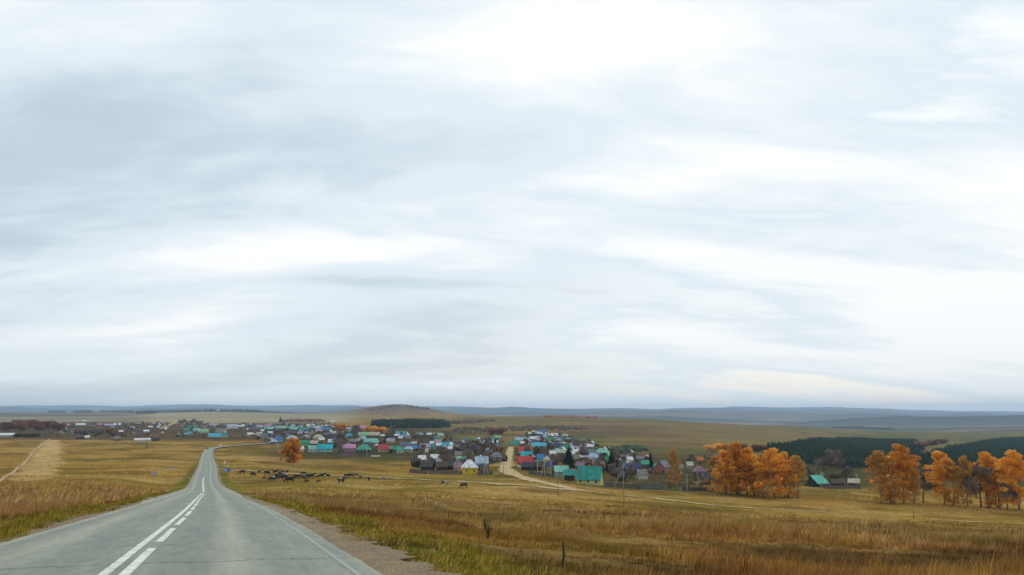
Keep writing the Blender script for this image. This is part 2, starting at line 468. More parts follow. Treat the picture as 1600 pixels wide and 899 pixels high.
def ground_colour(x, y):
    a = np.arctan2(x, y); d = np.hypot(x, y)*np.maximum(np.cos(a), 0.42)
    u = CX + np.clip(np.tan(np.clip(a, -1.2, 1.2)), -2, 2)*1196
    rd = road_dist(x, np.clip(y, -59, 1240))
    left = rd < 0
    n_a = fbm(x/38, y/38, 21, 4); n_b = fbm(x/110, y/110, 22, 4); n_c = fbm(x/9, y/9, 23, 3)
    n_d = fbm(x/600, y/600, 24, 4); n_e = fbm(x/16, y/16, 25, 3)
    gold, olive, tan, rust = np.array((.300,.182,.045)), np.array((.185,.132,.028)), np.array((.40,.262,.100)), np.array((.29,.150,.050))
    soil = np.array((.12,.085,.028))
    # pasture / field
    c = mixc(gold, olive, sstep(.44, .58, n_a*0.55+n_b*0.45))
    c = mixc(c, tan, sstep(.52, .66, n_e)*0.55)
    c = mixc(c, (.115,.074,.022), sstep(.52, .64, fbm(x/24, y/40, 26, 4))*0.65)
    c = mixc(c, (.40,.27,.10), sstep(.58, .68, fbm(x/60, y/22, 27, 4))*0.5)
    dkb = sstep(430, 480, d)*(1-sstep(600, 700, d))*sstep(340, 380, u)*(1-sstep(620, 700, u))
    c = mixc(c, (.095,.088,.022), dkb*sstep(.4, .6, n_b)*.7)
    # near tall-grass ground
    nr = (1-sstep(110, 150, d))
    c = mixc(c, mixc((.13,.088,.030), (.25,.155,.055), sstep(.40, .62, n_c)), nr*0.85)
    # left field: reddish near the road, wide pale mown strip
    lf = left & (y > 0)
    c = np.where((lf & (d < 95))[:, None], mixc(c, (.27,.155,.070), np.full_like(d, .55)), c)
    # village ground: trodden grey-brown yards
    vg = sstep(330, 460, d)*(1-sstep(1300, 1700, d))*sstep(-360, -180, rd)*sstep(375, 470, u+ (n_a-.5)*60)*sstep(430, 560, d + (1-sstep(440, 640, u))*-0 + (n_a-.5)*80)*(1-sstep(1080, 1200, u))
    vg = np.maximum(vg, sstep(248, 275, d+(n_e-.5)*30)*(1-sstep(600, 800, d))*sstep(860, 960, u)*(1-sstep(1060, 1150, u)))
    yard = mixc((.060,.052,.032), mixc((.050,.068,.026), (.10,.072,.044), sstep(.42, .58, n_e)), sstep(.42, .58, n_a))
    c = mixc(c, yard, vg*0.9)
    # beyond the left field
    bl = sstep(820, 900, d)*(u < 470)
    c = mixc(c, mixc((.095,.072,.042), (.13,.085,.045), sstep(.4, .6, n_b)), bl)
    # far pale stubble fields
    st = sstep(1900, 2200, d)*(1-sstep(4600, 5200, d))*sstep(170, 260, u)*(1-sstep(520, 580, u))
    c = mixc(c, mixc((.36,.285,.17), (.26,.24,.13), sstep(.4, .6, n_d)), st)
    st2 = sstep(2000, 2300, d)*(1-sstep(3600, 4200, d))*(1-sstep(150, 260, u))
    c = mixc(c, mixc((.27,.22,.15), (.19,.19,.12), sstep(.4, .6, n_d)), st2)
    # hillside beyond the village, centre and right
    hs = sstep(620, 900, d)*sstep(690, 740, u)*(1-sstep(3600, 4200, d))
    hill = mixc((.185,.135,.054), (.112,.112,.040), sstep(.44, .58, n_b*0.5+n_d*0.5))
    hill = mixc(hill, (.24,.165,.055), sstep(.55, .66, fbm(x/160, y/160, 28, 4))*0.7)
    hill = mixc(hill, (.12,.072,.045), sstep(.52, .66, fbm(x/240, y/200, 29, 3))*.6*(1-sstep(950, 1250, u)))
    c = mixc(c, hill, hs)
    # right valley between trees and plantation
    rv = sstep(300, 420, d)*(u > 1060)*(1-sstep(650, 900, d))
    c = mixc(c, mixc((.085,.066,.032), (.07,.072,.026), sstep(.4, .6, n_a)), rv*sstep(1060, 1120, u))
    # far plains
    far = np.maximum(sstep(4300, 5600, d), sstep(3300, 3900, d)*sstep(1000, 1150, u))
    n_f = fbm(x/1500, y/700, 31, 4)
    fp = mixc((.055,.068,.046), (.20,.145,.085), sstep(.50, .58, n_f))
    fp = mixc(fp, (.018,.030,.028), sstep(.47, .56, fbm(x/2200, y/900, 35, 3)))
    c = mixc(c, fp, far)
    ridge = np.maximum(sstep(8500, 11000, d), sstep(5900, 6300, d)*sstep(1180, 1320, u)*(.55+.45*sstep(.42, .5, n_f)))
    c = mixc(c, (.028,.042,.042), ridge*0.8)
    # brown wooded hill
    a0 = math.atan((622-CX)*_cp/F_PX)
    bh = np.exp(-((a-a0)/(75/1196.0))**2 - ((d-4500)/900)**2)
    c = mixc(c, (.14,.095,.07), np.clip(bh*1.6, 0, .9))
    # roadside: bare strip and green verge
    ad = np.where(left, -rd-W_L, rd-W_R)
    wob = (fbm(x/1.7, y/1.7, 41, 3)-.5)*1.0 + (fbm(x/6.0, y/6.0, 43, 2)-.5)*1.2
    onr = (y > -59) & (y < 1100)
    verge = np.where(left, 1-sstep(2.2, 3.2, ad+wob*.7), 1-sstep(2.8, 3.9, ad+wob))*onr*(1-sstep(300, 420, d))
    c = mixc(c, mixc((.105,.115,.020), (.17,.155,.035), sstep(.4, .6, n_c)), verge*0.9)
    bare = np.where(left, 1-sstep(.25, .7, ad+wob*.35), 1-sstep(.45, 1.2, ad+wob*.8))*onr
    c = mixc(c, (.175,.128,.068), bare)
    c = c*(.92+.08*sstep(3000, 5000, d))[:, None]
    return np.clip(c, 0.004, 1)

gx, gy, gzv = GX.ravel(), GY.ravel(), GZ.ravel()
gcol = ground_colour(gx, gy)
# pale mown strip on the left field
def poly_world(pix): return [hit(u, v) for u, v in pix]
def seg_dist(x, y, pts):
    best = np.full(x.shape, 1e9); tt = np.zeros(x.shape)
    for i in range(len(pts)-1):
        ax, ay = pts[i][:2]; bx, by = pts[i+1][:2]
        dx, dy = bx-ax, by-ay; L2 = dx*dx+dy*dy
        t = np.clip(((x-ax)*dx+(y-ay)*dy)/L2, 0, 1)
        q = np.hypot(x-ax-t*dx, y-ay-t*dy)
        k = q < best; best = np.where(k, q, best); tt = np.where(k, i+t, tt)
    return best, tt
strip_pts = poly_world([(45, 752), (62, 730), (72, 712), (78, 698), (82, 688)])
sd, st_ = seg_dist(gx, gy, strip_pts)
wid = np.interp(st_, [0, 1, 2, 3, 4], [5, 8, 10, 9, 8])
msk = (1-sstep(0.5, 1.1, sd/wid + (fbm(gx/9, gy/9, 51, 3)-.5)*1.0))
gcol = mixc(gcol, (.45,.31,.14), msk*0.85*(.6+.8*fbm(gx/6, gy/3, 55, 3)))
nc = len(azs)
ii = np.arange(len(rs)-1)[:, None]*nc; jj = np.arange(nc)[None, :]; j2 = (jj+1) % nc
quads = np.stack([(ii+jj), (ii+nc+jj), (ii+nc+j2), (ii+j2)], -1).reshape(-1, 4)[:, ::-1]
ci = len(gx)
V = np.concatenate([np.stack([gx, gy, gzv], 1), [[0, 0, gz(0, 0)]]])
gcol = np.concatenate([gcol, gcol[:1]])
me = npmesh('ground', V, quads, gcol, smooth=True)
bm = bmesh.new(); bm.from_mesh(me); bm.verts.ensure_lookup_table()
cl = bm.verts[ci]
for k in range(nc):
    try: bm.faces.new((cl, bm.verts[(k+1) % nc], bm.verts[k]))
    except ValueError: pass
bmesh.ops.recalc_face_normals(bm, faces=bm.faces[:])
bm.to_mesh(me); bm.free()
up = me.polygons[len(me.polygons)//2].normal.z
if up < 0: me.flip_normals()
me.polygons.foreach_set('use_smooth', np.ones(len(me.polygons), bool))
tag(link('ground', me, None, M_ground), kind='structure')

# ------------------------------------------------------------------ road
print('road')
# asphalt
M_asph, n, l, b, o = new_mat('worn_asphalt')
uvn = n.new('ShaderNodeUVMap'); uvn.uv_map = 'uv'
sxy = n.new('ShaderNodeSeparateXYZ'); l.new(uvn.outputs[0], sxy.inputs[0])
mp = n.new('ShaderNodeMapping'); l.new(uvn.outputs[0], mp.inputs[0]); mp.inputs['Scale'].default_value = (1.0, 0.06, 1)
streak = tnoise(n, l, mp.outputs[0], 1.3, 4, 0.6, 0.2)
patch = tnoise(n, l, uvn.outputs[0], 0.22, 4, 0.6, 0.5)
grain = tnoise(n, l, uvn.outputs[0], 40, 3, 0.7)
ca = mixn(n, l, mrange(n, l, streak, .32, .68, 0, 1), lin(114,121,110), lin(150,153,139))
ca = mixn(n, l, mrange(n, l, patch, .38, .66, 0, .55), ca, lin(120,132,126))
ca = mixn(n, l, mrange(n, l, grain, .35, .7, 0.0, .30), ca, lin(88,98,86))
mp2 = n.new('ShaderNodeMapping'); l.new(uvn.outputs[0], mp2.inputs[0]); mp2.inputs['Scale'].default_value = (1.0, 0.16, 1)
mid = tnoise(n, l, mp2.outputs[0], 7.5, 5, 0.7)
ca = mixn(n, l, mrange(n, l, mid, .42, .64, 0, .5), ca, lin(88,95,86))
big = tnoise(n, l, mp2.outputs[0], 2.6, 4, 0.65)
ca = mixn(n, l, mrange(n, l, big, .46, .66, 0, .28), ca, lin(158,161,147))
agg = tnoise(n, l, uvn.outputs[0], 90, 2, 0.6)
ca = mixn(n, l, mrange(n, l, agg, .56, .66, 0, .55), ca, lin(186,186,174))
spot = tnoise(n, l, uvn.outputs[0], .9, 3, 0.5)
ca = mixn(n, l, mrange(n, l, spot, .64, .70, 0, .45), ca, lin(86,94,92))
def trackband(center, width):
    q = fmath(n, l, 'ABSOLUTE', fmath(n, l, 'SUBTRACT', sxy.outputs[0], center))
    return mrange(n, l, q, width*.3, width, 1, 0)
trk = fmath(n, l, 'ADD', fmath(n, l, 'ADD', trackband(-2.5, .5), trackband(-.95, .5)), fmath(n, l, 'ADD', trackband(1.0, .5), trackband(2.5, .5)))
ca = mixn(n, l, fmath(n, l, 'MULTIPLY', trk, mrange(n, l, streak, .3, .7, .1, .5)), ca, lin(106,112,104))
# dusty pale band inside each lane, sand towards the edges
def band(center, width):
    q = fmath(n, l, 'ABSOLUTE', fmath(n, l, 'SUBTRACT', sxy.outputs[0], center))
    return mrange(n, l, q, 0, width, 1, 0)
dust = fmath(n, l, 'ADD', band(-2.0, .55), band(1.7, .5))
ca = mixn(n, l, fmath(n, l, 'MULTIPLY', dust, mrange(n, l, patch, .3, .7, .1, .55)), ca, lin(178,176,152))
edge = fmath(n, l, 'ADD', band(-3.05, .4), band(3.9, .3))
ca = mixn(n, l, fmath(n, l, 'MULTIPLY', edge, mrange(n, l, streak, .25, .6, .15, .9), clamp=True), ca, lin(178,164,134))
# cracks across the lanes
def crack(s0, slope, wig, w):
    wob = mrange(n, l, tnoise(n, l, uvn.outputs[0], 1.1, 5, 0.7), .25, .75, -wig, wig)
    q = fmath(n, l, 'SUBTRACT', sxy.outputs[1], s0)
    q = fmath(n, l, 'SUBTRACT', q, fmath(n, l, 'MULTIPLY', sxy.outputs[0], slope))
    q = fmath(n, l, 'ABSOLUTE', fmath(n, l, 'SUBTRACT', q, wob))
    return mrange(n, l, q, w*0.4, w, .85, 0)
for s0, sl, wg, w in ((13.6, .02, .28, .06), (27.5, -.03, .5, .05), (41, .03, .6, .07), (58, -.02, .8, .09), (77, .02, .8, .1)):
    ca = mixn(n, l, crack(s0, sl, wg, w), ca, lin(62,70,70))
l.new(ca, b.inputs['Base Color'])
l.new(mrange(n, l, patch, .3, .7, .62, .78), b.inputs['Roughness'])
b.inputs['Specular IOR Level'].default_value = 0.22
bump(n, l, b, grain, 0.35, 0.01)

M_white, n, l, b, o = new_mat('worn_road_paint')
g = n.new('ShaderNodeTexCoord')
f = tnoise(n, l, g.outputs['Object'], 4, 6, 0.75)
f2 = tnoise(n, l, g.outputs['Object'], 60, 3, 0.7)
k = fmath(n, l, 'ADD', mrange(n, l, f, .46, .66, 0, .85), mrange(n, l, f2, .54, .64, 0, .6), clamp=True)
l.new(mixn(n, l, k, lin(222,226,216), lin(136,142,132)), b.inputs['Base Color']); b.inputs['Roughness'].default_value = .6
M_edge, n, l, b, o = new_mat('faded_edge_paint')
g = n.new('ShaderNodeTexCoord')
f = tnoise(n, l, g.outputs['Object'], 1.6, 5, 0.7)
l.new(mixn(n, l, mrange(n, l, f, .30, .46, .25, 1), lin(172,177,162), lin(138,144,132)), b.inputs['Base Color']); b.inputs['Roughness'].default_value = .65
M_gravel, n, l, b, o = new_mat('sandy_gravel')
g = n.new('ShaderNodeTexCoord')
vo = n.new('ShaderNodeTexVoronoi'); vo.inputs['Scale'].default_value = 34; l.new(g.outputs['Object'], vo.inputs['Vector'])
f = tnoise(n, l, g.outputs['Object'], 1.2, 5, .65)
cg = mixn(n, l, mrange(n, l, f, .3, .7, 0, 1), lin(96,78,50), lin(138,114,74))
cg = mixn(n, l, mrange(n, l, tnoise(n, l, g.outputs['Object'], 25, 3, .7), .4, .65, 0, .5), cg, lin(90,74,48))
cg = mixn(n, l, mrange(n, l, tnoise(n, l, g.outputs['Object'], 6, 5, .7), .48, .62, 0, .65), cg, lin(82,66,42))
cg = mixn(n, l, mrange(n, l, tnoise(n, l, g.outputs['Object'], 2.0, 3, .6), .54, .64, 0, .6), cg, lin(96,84,44))
sepc = n.new('ShaderNodeSeparateColor'); l.new(vo.outputs['Color'], sepc.inputs[0])
cg = mixn(n, l, mrange(n, l, sepc.outputs[0], .8, .95, 0, .6), cg, lin(178,158,118))
l.new(cg, b.inputs['Base Color']); b.inputs['Roughness'].default_value = .9
bump(n, l, b, tnoise(n, l, g.outputs['Object'], 30, 4, .7), .5, .03)
M_dirt, n, l, b, o = new_mat('packed_dirt_track')
g = n.new('ShaderNodeTexCoord')
f = tnoise(n, l, g.outputs['Object'], .25, 5, .65)
cg = mixn(n, l, mrange(n, l, f, .3, .7, 0, 1), lin(182,158,108), lin(146,120,74))
cg = mixn(n, l, mrange(n, l, tnoise(n, l, g.outputs['Object'], 2.5, 3, .7), .45, .7, 0, .5), cg, lin(140,120,76))
l.new(cg, b.inputs['Base Color']); b.inputs['Roughness'].default_value = .95

ys = np.concatenate([np.arange(-50, 0, 0.5), np.arange(0, 40, 0.15), np.arange(40, 120, 0.5), np.arange(120, 400, 2), np.arange(400, 1240, 5)])
rx = roadX(ys); tx = np.gradient(rx, ys)
nrm = np.stack([1/np.hypot(1, tx), -tx/np.hypot(1, tx)], 1)       # to the right
S = np.concatenate([[0], np.cumsum(np.hypot(np.diff(rx), np.diff(ys)))]); S -= np.interp(0, ys, S)
def road_strip(name, s0, s1, offs, lift, mat, edge_wob=None, crown=True):
    k = (S >= s0) & (S <= s1)
    sv = np.concatenate([[s0], S[k], [s1]])
    yy = np.interp(sv, S, ys); xx = roadX(yy)
    nx = np.stack([np.interp(sv, S, nrm[:, 0]), np.interp(sv, S, nrm[:, 1])], 1)
    vv, uv = [], []
    for j, of in enumerate(offs):
        ofv = np.full(len(sv), float(of))
        if edge_wob is not None: ofv = ofv + edge_wob[j](sv)
        P = np.stack([xx, yy], 1) + nx*ofv[:, None]
        dz = -0.006*np.abs(ofv); zz = roadZ(P[:, 1])
        vv.append(np.stack([P[:, 0], P[:, 1], zz+lift+dz+0.0004*np.clip(yy, 0, 1200)*(lift > 0.02)], 1)); uv.append(np.stack([ofv, sv], 1))
    m_, n_ = len(sv), len(offs)
    VV = np.stack(vv, 1).reshape(-1, 3); UV = np.stack(uv, 1).reshape(-1, 2)
    i_ = np.arange(m_-1)[:, None]*n_; j_ = np.arange(n_-1)[None, :]
    q = np.stack([i_+j_, i_+j_+1, i_+n_+j_+1, i_+n_+j_], -1).reshape(-1, 4)
    return link(name, npmesh(name, VV, q, uv=UV, smooth=True), None, mat)
jag = lambda seed, amp: (lambda s: (fbm(s/.35, s*0+seed, seed+2, 3)-.5)*amp*.7 + (fbm(s/1.1, s*0+seed, seed, 3)-.5)*amp + (fbm(s/7, s*0+seed, seed+5, 2)-.5)*amp)
zero = lambda s: 0*s
road = road_strip('road', -50, 1290, [-W_L, -1.6, 0, 1.6, W_R], 0.03, M_asph, [lambda s: jag(3, .07)(s)-1.0*sstep(48, 72, s)*(1-sstep(125, 170, s)), zero, zero, zero, lambda s: jag(5, .08)(s)+.5*sstep(70, 100, s)*(1-sstep(140, 190, s))])
tag(road, kind='structure')
gr = road_strip('gravel_shoulder', -50, 700, [W_R-.3, W_R+.35, W_R+.9], 0.012, M_gravel, [zero, zero, jag(9, .8)]); tag(gr, kind='structure')
gl = road_strip('gravel_shoulder', -50, 700, [-W_L-.5, -W_L-.2, -W_L+.3], 0.012, M_gravel, [lambda s: jag(13, .35)(s)-1.0*sstep(48, 72, s)*(1-sstep(125, 170, s)), zero, zero]); tag(gl, kind='structure')
LM = 0.0345
def mark(s0, s1, o0, o1, mat): return tag(road_strip('road_marking', s0, s1, [o0, o1], LM, mat), kind='structure')
mark(-20, 112, -.15, -.005, M_white)
s = 11.27*1.066 - .45 - 6.7*3
while s < 104:
    mark(s, s+5.0, .13, .28, M_white); s += 6.7
mark(125, 240, -.16, .10, M_white)
mark(-20, 400, W_R-.40, W_R-.32, M_edge)
mark(-20, 50, -W_L+.10, -W_L+.20, M_edge)

# dirt tracks
def smooth_poly(pts, n=40):
    P = np.array([p[:2] for p in pts]); out = []
    for i in range(len(P)-1):
        p0, p1, p2, p3 = P[max(i-1, 0)], P[i], P[i+1], P[min(i+2, len(P)-1)]
        for t in np.linspace(0, 1, n, endpoint=False):
            out.append(.5*((2*p1)+(-p0+p2)*t+(2*p0-5*p1+4*p2-p3)*t*t+(-p0+3*p1-3*p2+p3)*t**3))
    out.append(P[-1]); return np.array(out)
def track(name, pix, width, mat=M_dirt, label=None, seed=1, world=None):
    C = smooth_poly(world or poly_world(pix))
    T = np.gradient(C, axis=0); T /= np.linalg.norm(T, axis=1)[:, None]+1e-9
    Nn = np.stack([T[:, 1], -T[:, 0]], 1)
    wv = np.interp(np.linspace(0, 1, len(C)), np.linspace(0, 1, len(width)), width)
    cum = np.concatenate([[0], np.cumsum(np.hypot(*np.diff(C, axis=0).T))])
    vv = []
    for j, k in enumerate((-.5, -.17, .17, .5)):
        jit = (fbm(cum/2.5, cum*0+j, seed+j, 3)-.5)*1.3*(1 if j in (0, 3) else 0)
        P = C + Nn*(wv*k*(1+jit))[:, None]
        z = terrain(P[:, 0], P[:, 1])
        d = np.hypot(P[:, 0], P[:, 1])
        vv.append(np.stack([P[:, 0], P[:, 1], z+0.05+0.0005*d], 1))
    VV = np.stack(vv, 1).reshape(-1, 3); m_ = len(C)
    i_ = np.arange(m_-1)[:, None]*4; j_ = np.arange(3)[None, :]
    q = np.stack([i_+j_, i_+j_+1, i_+4+j_+1, i_+4+j_], -1).reshape(-1, 4)
    return tag(link(name, npmesh(name, VV, q, smooth=True), None, mat), kind='structure')
track('dirt_road', [(341, 733.5), (400, 737), (460, 741.5), (540, 745), (620, 748.5), (700, 752), (770, 756), (840, 761), (905, 767), (985, 776), (1080, 786), (1180, 795), (1290, 801)], [5, 4.2, 3.6, 3.2, 3.6, 5, 4.0, 2.8, 1.8], seed=3)
track('dirt_road', [(798, 699), (796, 709), (793, 719), (790, 731), (797, 739), (818, 747), (850, 755), (890, 764), (905, 767)], [5, 6, 7, 7, 6.5, 5.5, 5], seed=13)
track('dirt_road', [(1455, 813), (1520, 816.5), (1600, 819.5), (1700, 824)], [.5, 1.6, 1.8], seed=17)
track('farm_track', [(-20, 762), (10, 745), (38, 724), (52, 706), (66, 694), (78, 687)], [.8, 1.1, 1.5, 2], seed=23)
track('village_street', [(254, 671), (262, 666), (272, 662), (279, 660)], [11, 12, 10], seed=29)
track('village_street', [(781, 714), (787, 713.5), (792, 714)], [3, 4, 5], seed=31)

# ------------------------------------------------------------------ vegetation builders
print('vegetation')
bark_dark = paint((.045,.035,.028), .9, .35, 3, name='dark_bark')
bark_birch = paint((.30,.27,.23), .85, .55, 2.2, name='birch_bark')
bark_grey = paint((.13,.11,.095), .9, .3, 3, name='grey_bark')
F_orange = foliage('autumn_birch_leaves', [(.44,.165,.016), (.74,.320,.026), (.88,.43,.045), (.86,.54,.15)], trans=.42, scale=.55)
F_ochre = foliage('ochre_leaves', [(.34,.17,.04), (.55,.29,.06), (.62,.38,.11)], trans=.3, scale=.28)
F_rust = foliage('rust_leaves', [(.17,.065,.03), (.28,.10,.04), (.32,.15,.07)], trans=.25)
F_twig = foliage('bare_twigs', [(.13,.105,.085), (.21,.170,.140), (.28,.235,.20)], trans=0)
F_olive = foliage('dull_green_leaves', [(.035,.045,.018), (.07,.075,.028), (.11,.10,.045)], trans=.2)
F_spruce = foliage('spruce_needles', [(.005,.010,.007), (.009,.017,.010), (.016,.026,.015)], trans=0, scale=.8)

def leaf_cloud(name, clumps, per, size, seed, flat=0.6, twig=False):
    """many small leaf faces gathered in clumps through the crown"""
    g = np.random.default_rng(seed)
    vs_, fs_ = [], []
    cen, rad = [], []
    for (c, r) in clumps:
        k = int(per*(r**2))
        p = g.normal(size=(k, 3)); p /= np.linalg.norm(p, axis=1)[:, None]
        p *= (g.random((k, 1))**0.42)*r
        p[:, 2] *= 0.85
        cen.append(p+np.array(c)); rad.append(np.full(k, r))
    C = np.concatenate(cen); n_ = len(C)
    a = g.normal(size=(n_, 3)); a /= np.linalg.norm(a, axis=1)[:, None]
    if twig: a[:, 2] = np.abs(a[:, 2])+.5; a /= np.linalg.norm(a, axis=1)[:, None]
    t = g.normal(size=(n_, 3)); b_ = np.cross(a, t); b_ /= np.linalg.norm(b_, axis=1)[:, None]
    s = size*(0.6+0.8*g.random((n_, 1)))
    if twig: l1, l2 = s*1.6, s*.13
    else: l1, l2 = s, s*flat
    v4 = np.stack([C-a*l1-b_*l2*.3, C+b_*l2-a*l1*.1, C+a*l1+b_*l2*.2, C-b_*l2+a*l1*.15], 1).reshape(-1, 3)
    f4 = np.arange(n_*4).reshape(-1, 4)
    return npmesh(name, v4, f4)

def limbs(H, seed, trunks=1, spread=0.35, r0=.16, bare=False):
    """trunk(s) with limbs; returns (MB, list of limb end points)"""
    g = random.Random(seed); mb = MB(); ends = []
    for t in range(trunks):
        bx, by = (g.uniform(-.6, .6), g.uniform(-.5, .5)) if trunks > 1 else (0, 0)
        lean = (g.uniform(-.09, .09)*(2 if trunks > 1 else 1), g.uniform(-.08, .08))
        h = H*g.uniform(.86, 1.0)*(.92 if trunks > 1 else .95)
        pts = [(bx, by, -.3)]
        for k in range(1, 7):
            q = k/6; pts.append((bx+lean[0]*h*q+g.uniform(-.12, .12), by+lean[1]*h*q+g.uniform(-.12, .12), h*q))
        mb.tube(pts, [r0*(1.25-1.15*k/6) for k in range(7)], 7)
        for k in range(9 if not bare else 13):
            q = g.uniform(.26, .93)
            i = min(int(q*6), 5); w = q*6-i
            p = Vector(pts[i]).lerp(Vector(pts[i+1]), w)
            an = g.uniform(0, 6.28); L = H*spread*(1.15-q)*g.uniform(.6, 1.1)
            e1 = p+Vector((math.cos(an)*L*.55, math.sin(an)*L*.55, L*g.uniform(.3, .6)))
            e2 = p+Vector((math.cos(an+.2)*L, math.sin(an+.2)*L, L*g.uniform(.55, .95)))
            mb.tube([p, e1, e2], [r0*.38*(1.2-q), r0*.24*(1.2-q), r0*.09], 5, cap=False)
            ends += [e1, e2]
            if bare:
                for _ in range(2):
                    a2 = an+g.uniform(-1, 1); e3 = e1+Vector((math.cos(a2)*L*.5, math.sin(a2)*L*.5, L*g.uniform(.2, .6)))
                    mb.tube([e1, e3], [r0*.14, r0*.05], 4, cap=False); ends.append(e3)
        ends.append(Vector(pts[-1])); ends.append(Vector(pts[4]))
    return mb, ends

def make_birch(kind, seed, H, trunks, spread, per, size, leaf, bark, r0=.16, low=.07, fat=1.0):
    mb, ends = limbs(H, seed, trunks, spread, r0)
    g = random.Random(seed+50); cl = []
    lobes = [(g.uniform(0, 6.28), g.uniform(.75, 1.25)) for _ in range(5)]
    for k in range(80):
        q = g.random()**.85
        env = H*spread*.80*float(np.interp(q, [0, .12, .38, .7, .9, 1], [.55, .88, 1, .78, .48, .15]))
        an = g.uniform(0, 6.28)
        lob = .92+.34*math.sin(3*an+lobes[0][0]+5*q)+.12*math.sin(5*an+lobes[1][0]-9*q)
        rr = env*lob*g.random()**.45
        cl.append(((math.cos(an)*rr, math.sin(an)*rr, H*(low+(.97-low)*q)), H*g.uniform(.028, .085)*fat))
    cl += [((e.x, e.y, e.z), g.uniform(.03, .06)*H) for e in ends if abs(e.x) < H*spread*.8]
    tm = pymesh('trunk', mb.v, mb.f, True); tm.materials.append(bark)
    cm = leaf_cloud('crown', cl, per, size, seed); cm.materials.append(leaf)
    return tm, cm
def make_bare(seed, H, spread, per, size, leaf, bark, r0=.17):
    mb, ends = limbs(H, seed, 1, spread, r0, bare=True)
    g = random.Random(seed+50)
    cl = [((e.x, e.y, e.z), g.uniform(.6, 1.0)*H*.12) for e in ends]
    tm = pymesh('trunk', mb.v, mb.f, True); tm.materials.append(bark)
    cm = leaf_cloud('crown', cl, per, size, seed, twig=True); cm.materials.append(leaf)
    return tm, cm
def make_spruce(seed, H, rw):
    g = random.Random(seed); mb = MB()
    mb.tube([(0, 0, -.3), (0, 0, H*.5), (0, 0, H*.97)], [H*.02, H*.012, .02], 7)
    tm = pymesh('trunk', mb.v, mb.f, True); tm.materials.append(bark_dark)
    v, f = [], []
    layers = 24
    for k in range(layers):
        q = k/(layers-1); z = H*(.05+.93*q); r = rw*(1-q)**.75*g.uniform(.85, 1.12)+.10
        m = 16 if q < .7 else 9
        for j in range(m):
            a = 2*math.pi*(j+g.random()*.8)/m; rr = r*g.uniform(.65, 1.1)
            w = .55; dz = -rr*g.uniform(.15, .40)
            o = len(v)
            ca_, sa = math.cos(a), math.sin(a)
            v += [(0, 0, z+.3), (ca_*rr*.6-sa*w*rr*.5, sa*rr*.6+ca_*w*rr*.5, z+dz*.5), (ca_*rr, sa*rr, z+dz), (ca_*rr*.6+sa*w*rr*.5, sa*rr*.6-ca_*w*rr*.5, z+dz*.5),
                  (ca_*rr*.55, sa*rr*.55, z+dz*.4-rr*.45)]
            f += [(o, o+1, o+2), (o, o+2, o+3), (o, o+2, o+4)]
    cm = pymesh('crown', v, f); cm.materials.append(F_spruce)
    return tm, cm
def make_shrub(seed, H, leaf, per, size, twig=False):
    g = random.Random(seed); mb = MB(); cl = []
    for k in range(7):
        a = g.uniform(0, 6.28); L = H*g.uniform(.5, .95); sx = g.uniform(.15, .5)*H
        e = (math.cos(a)*sx, math.sin(a)*sx, L)
        mb.tube([(0, 0, -.15), (e[0]*.4, e[1]*.4, L*.5), e], [.05, .035, .015], 5, cap=False)
        cl += [(e, H*g.uniform(.22, .34)), ((e[0]*.7, e[1]*.7, L*.55), H*g.uniform(.24, .34))]
    cl.append(((0, 0, H*.4), H*.34))
    tm = pymesh('stem', mb.v, mb.f, True); tm.materials.append(bark_dark)
    cm = leaf_cloud('crown', cl, per, size, seed, twig=twig); cm.materials.append(leaf)
    return tm, cm

BIRCH = [make_birch('birch', s, 14, t, sp, 130, .17, F_orange, bark_birch, fat=1.0) for s, t, sp in ((101, 1, .30), (102, 3, .30), (103, 1, .36), (104, 2, .27))]
OCHRE = [make_birch('birch', s, 13, 1, sp, 80, .18, F_ochre, bark_birch) for s, sp in ((111, .32), (112, .30))]
LONE = [make_birch('birch', 181, 9, 1, .56, 110, .25, F_orange, bark_birch, low=.03, fat=1.9)]
BARE = [make_bare(s, 10, sp, 46, .42, F_twig, bark_grey) for s, sp in ((121, .42), (122, .5), (123, .36))]
RUST = [make_shrub(s, 4, F_rust, 120, .26) for s in (131, 132)]
GREY = [make_shrub(s, 3.5, F_twig, 130, .33, True) for s in (141, 142)]
OLIVE = [make_shrub(s, 3.5, F_olive, 130, .24) for s in (151, 152)]
ORNG = [make_shrub(s, 6, F_orange, 70, .32) for s in (161, 162)]
SPRUCE = [make_spruce(s, 10, 2.7) for s in (171, 172)]
BASEH = {id(LONE): 9, id(BIRCH): 14, id(OCHRE): 13, id(BARE): 10, id(RUST): 4, id(GREY): 3.5, id(OLIVE): 3.5, id(ORNG): 6, id(SPRUCE): 10}

def plant(name, variants, i, u, v, H, label=None, cat='tree', group=None, wide=1.0, xy=None, stem='trunk'):
    """H in metres; the foot stands on the ground seen at (u, v)"""
    x, y, z = hit(u, v) if xy is None else (xy[0], xy[1], gz(*xy))
    tm, cm = variants[i % len(variants)]
    o = empty(name, (x, y, z), random.uniform(0, 6.28))
    k = H/BASEH[id(variants)]
    o.scale = (k*wide, k*wide, k)
    link(stem, tm, o); link('crown', cm, o)
    if label: tag(o, label, cat, group)
    return o
def Hpx(u, v, px):            # metres for a height in photo pixels at the ground point (u, v)
    x, y, z = hit(u, v)
    return px*(y*_cp+(z-EYE)*_sp)/F_PX*1.01

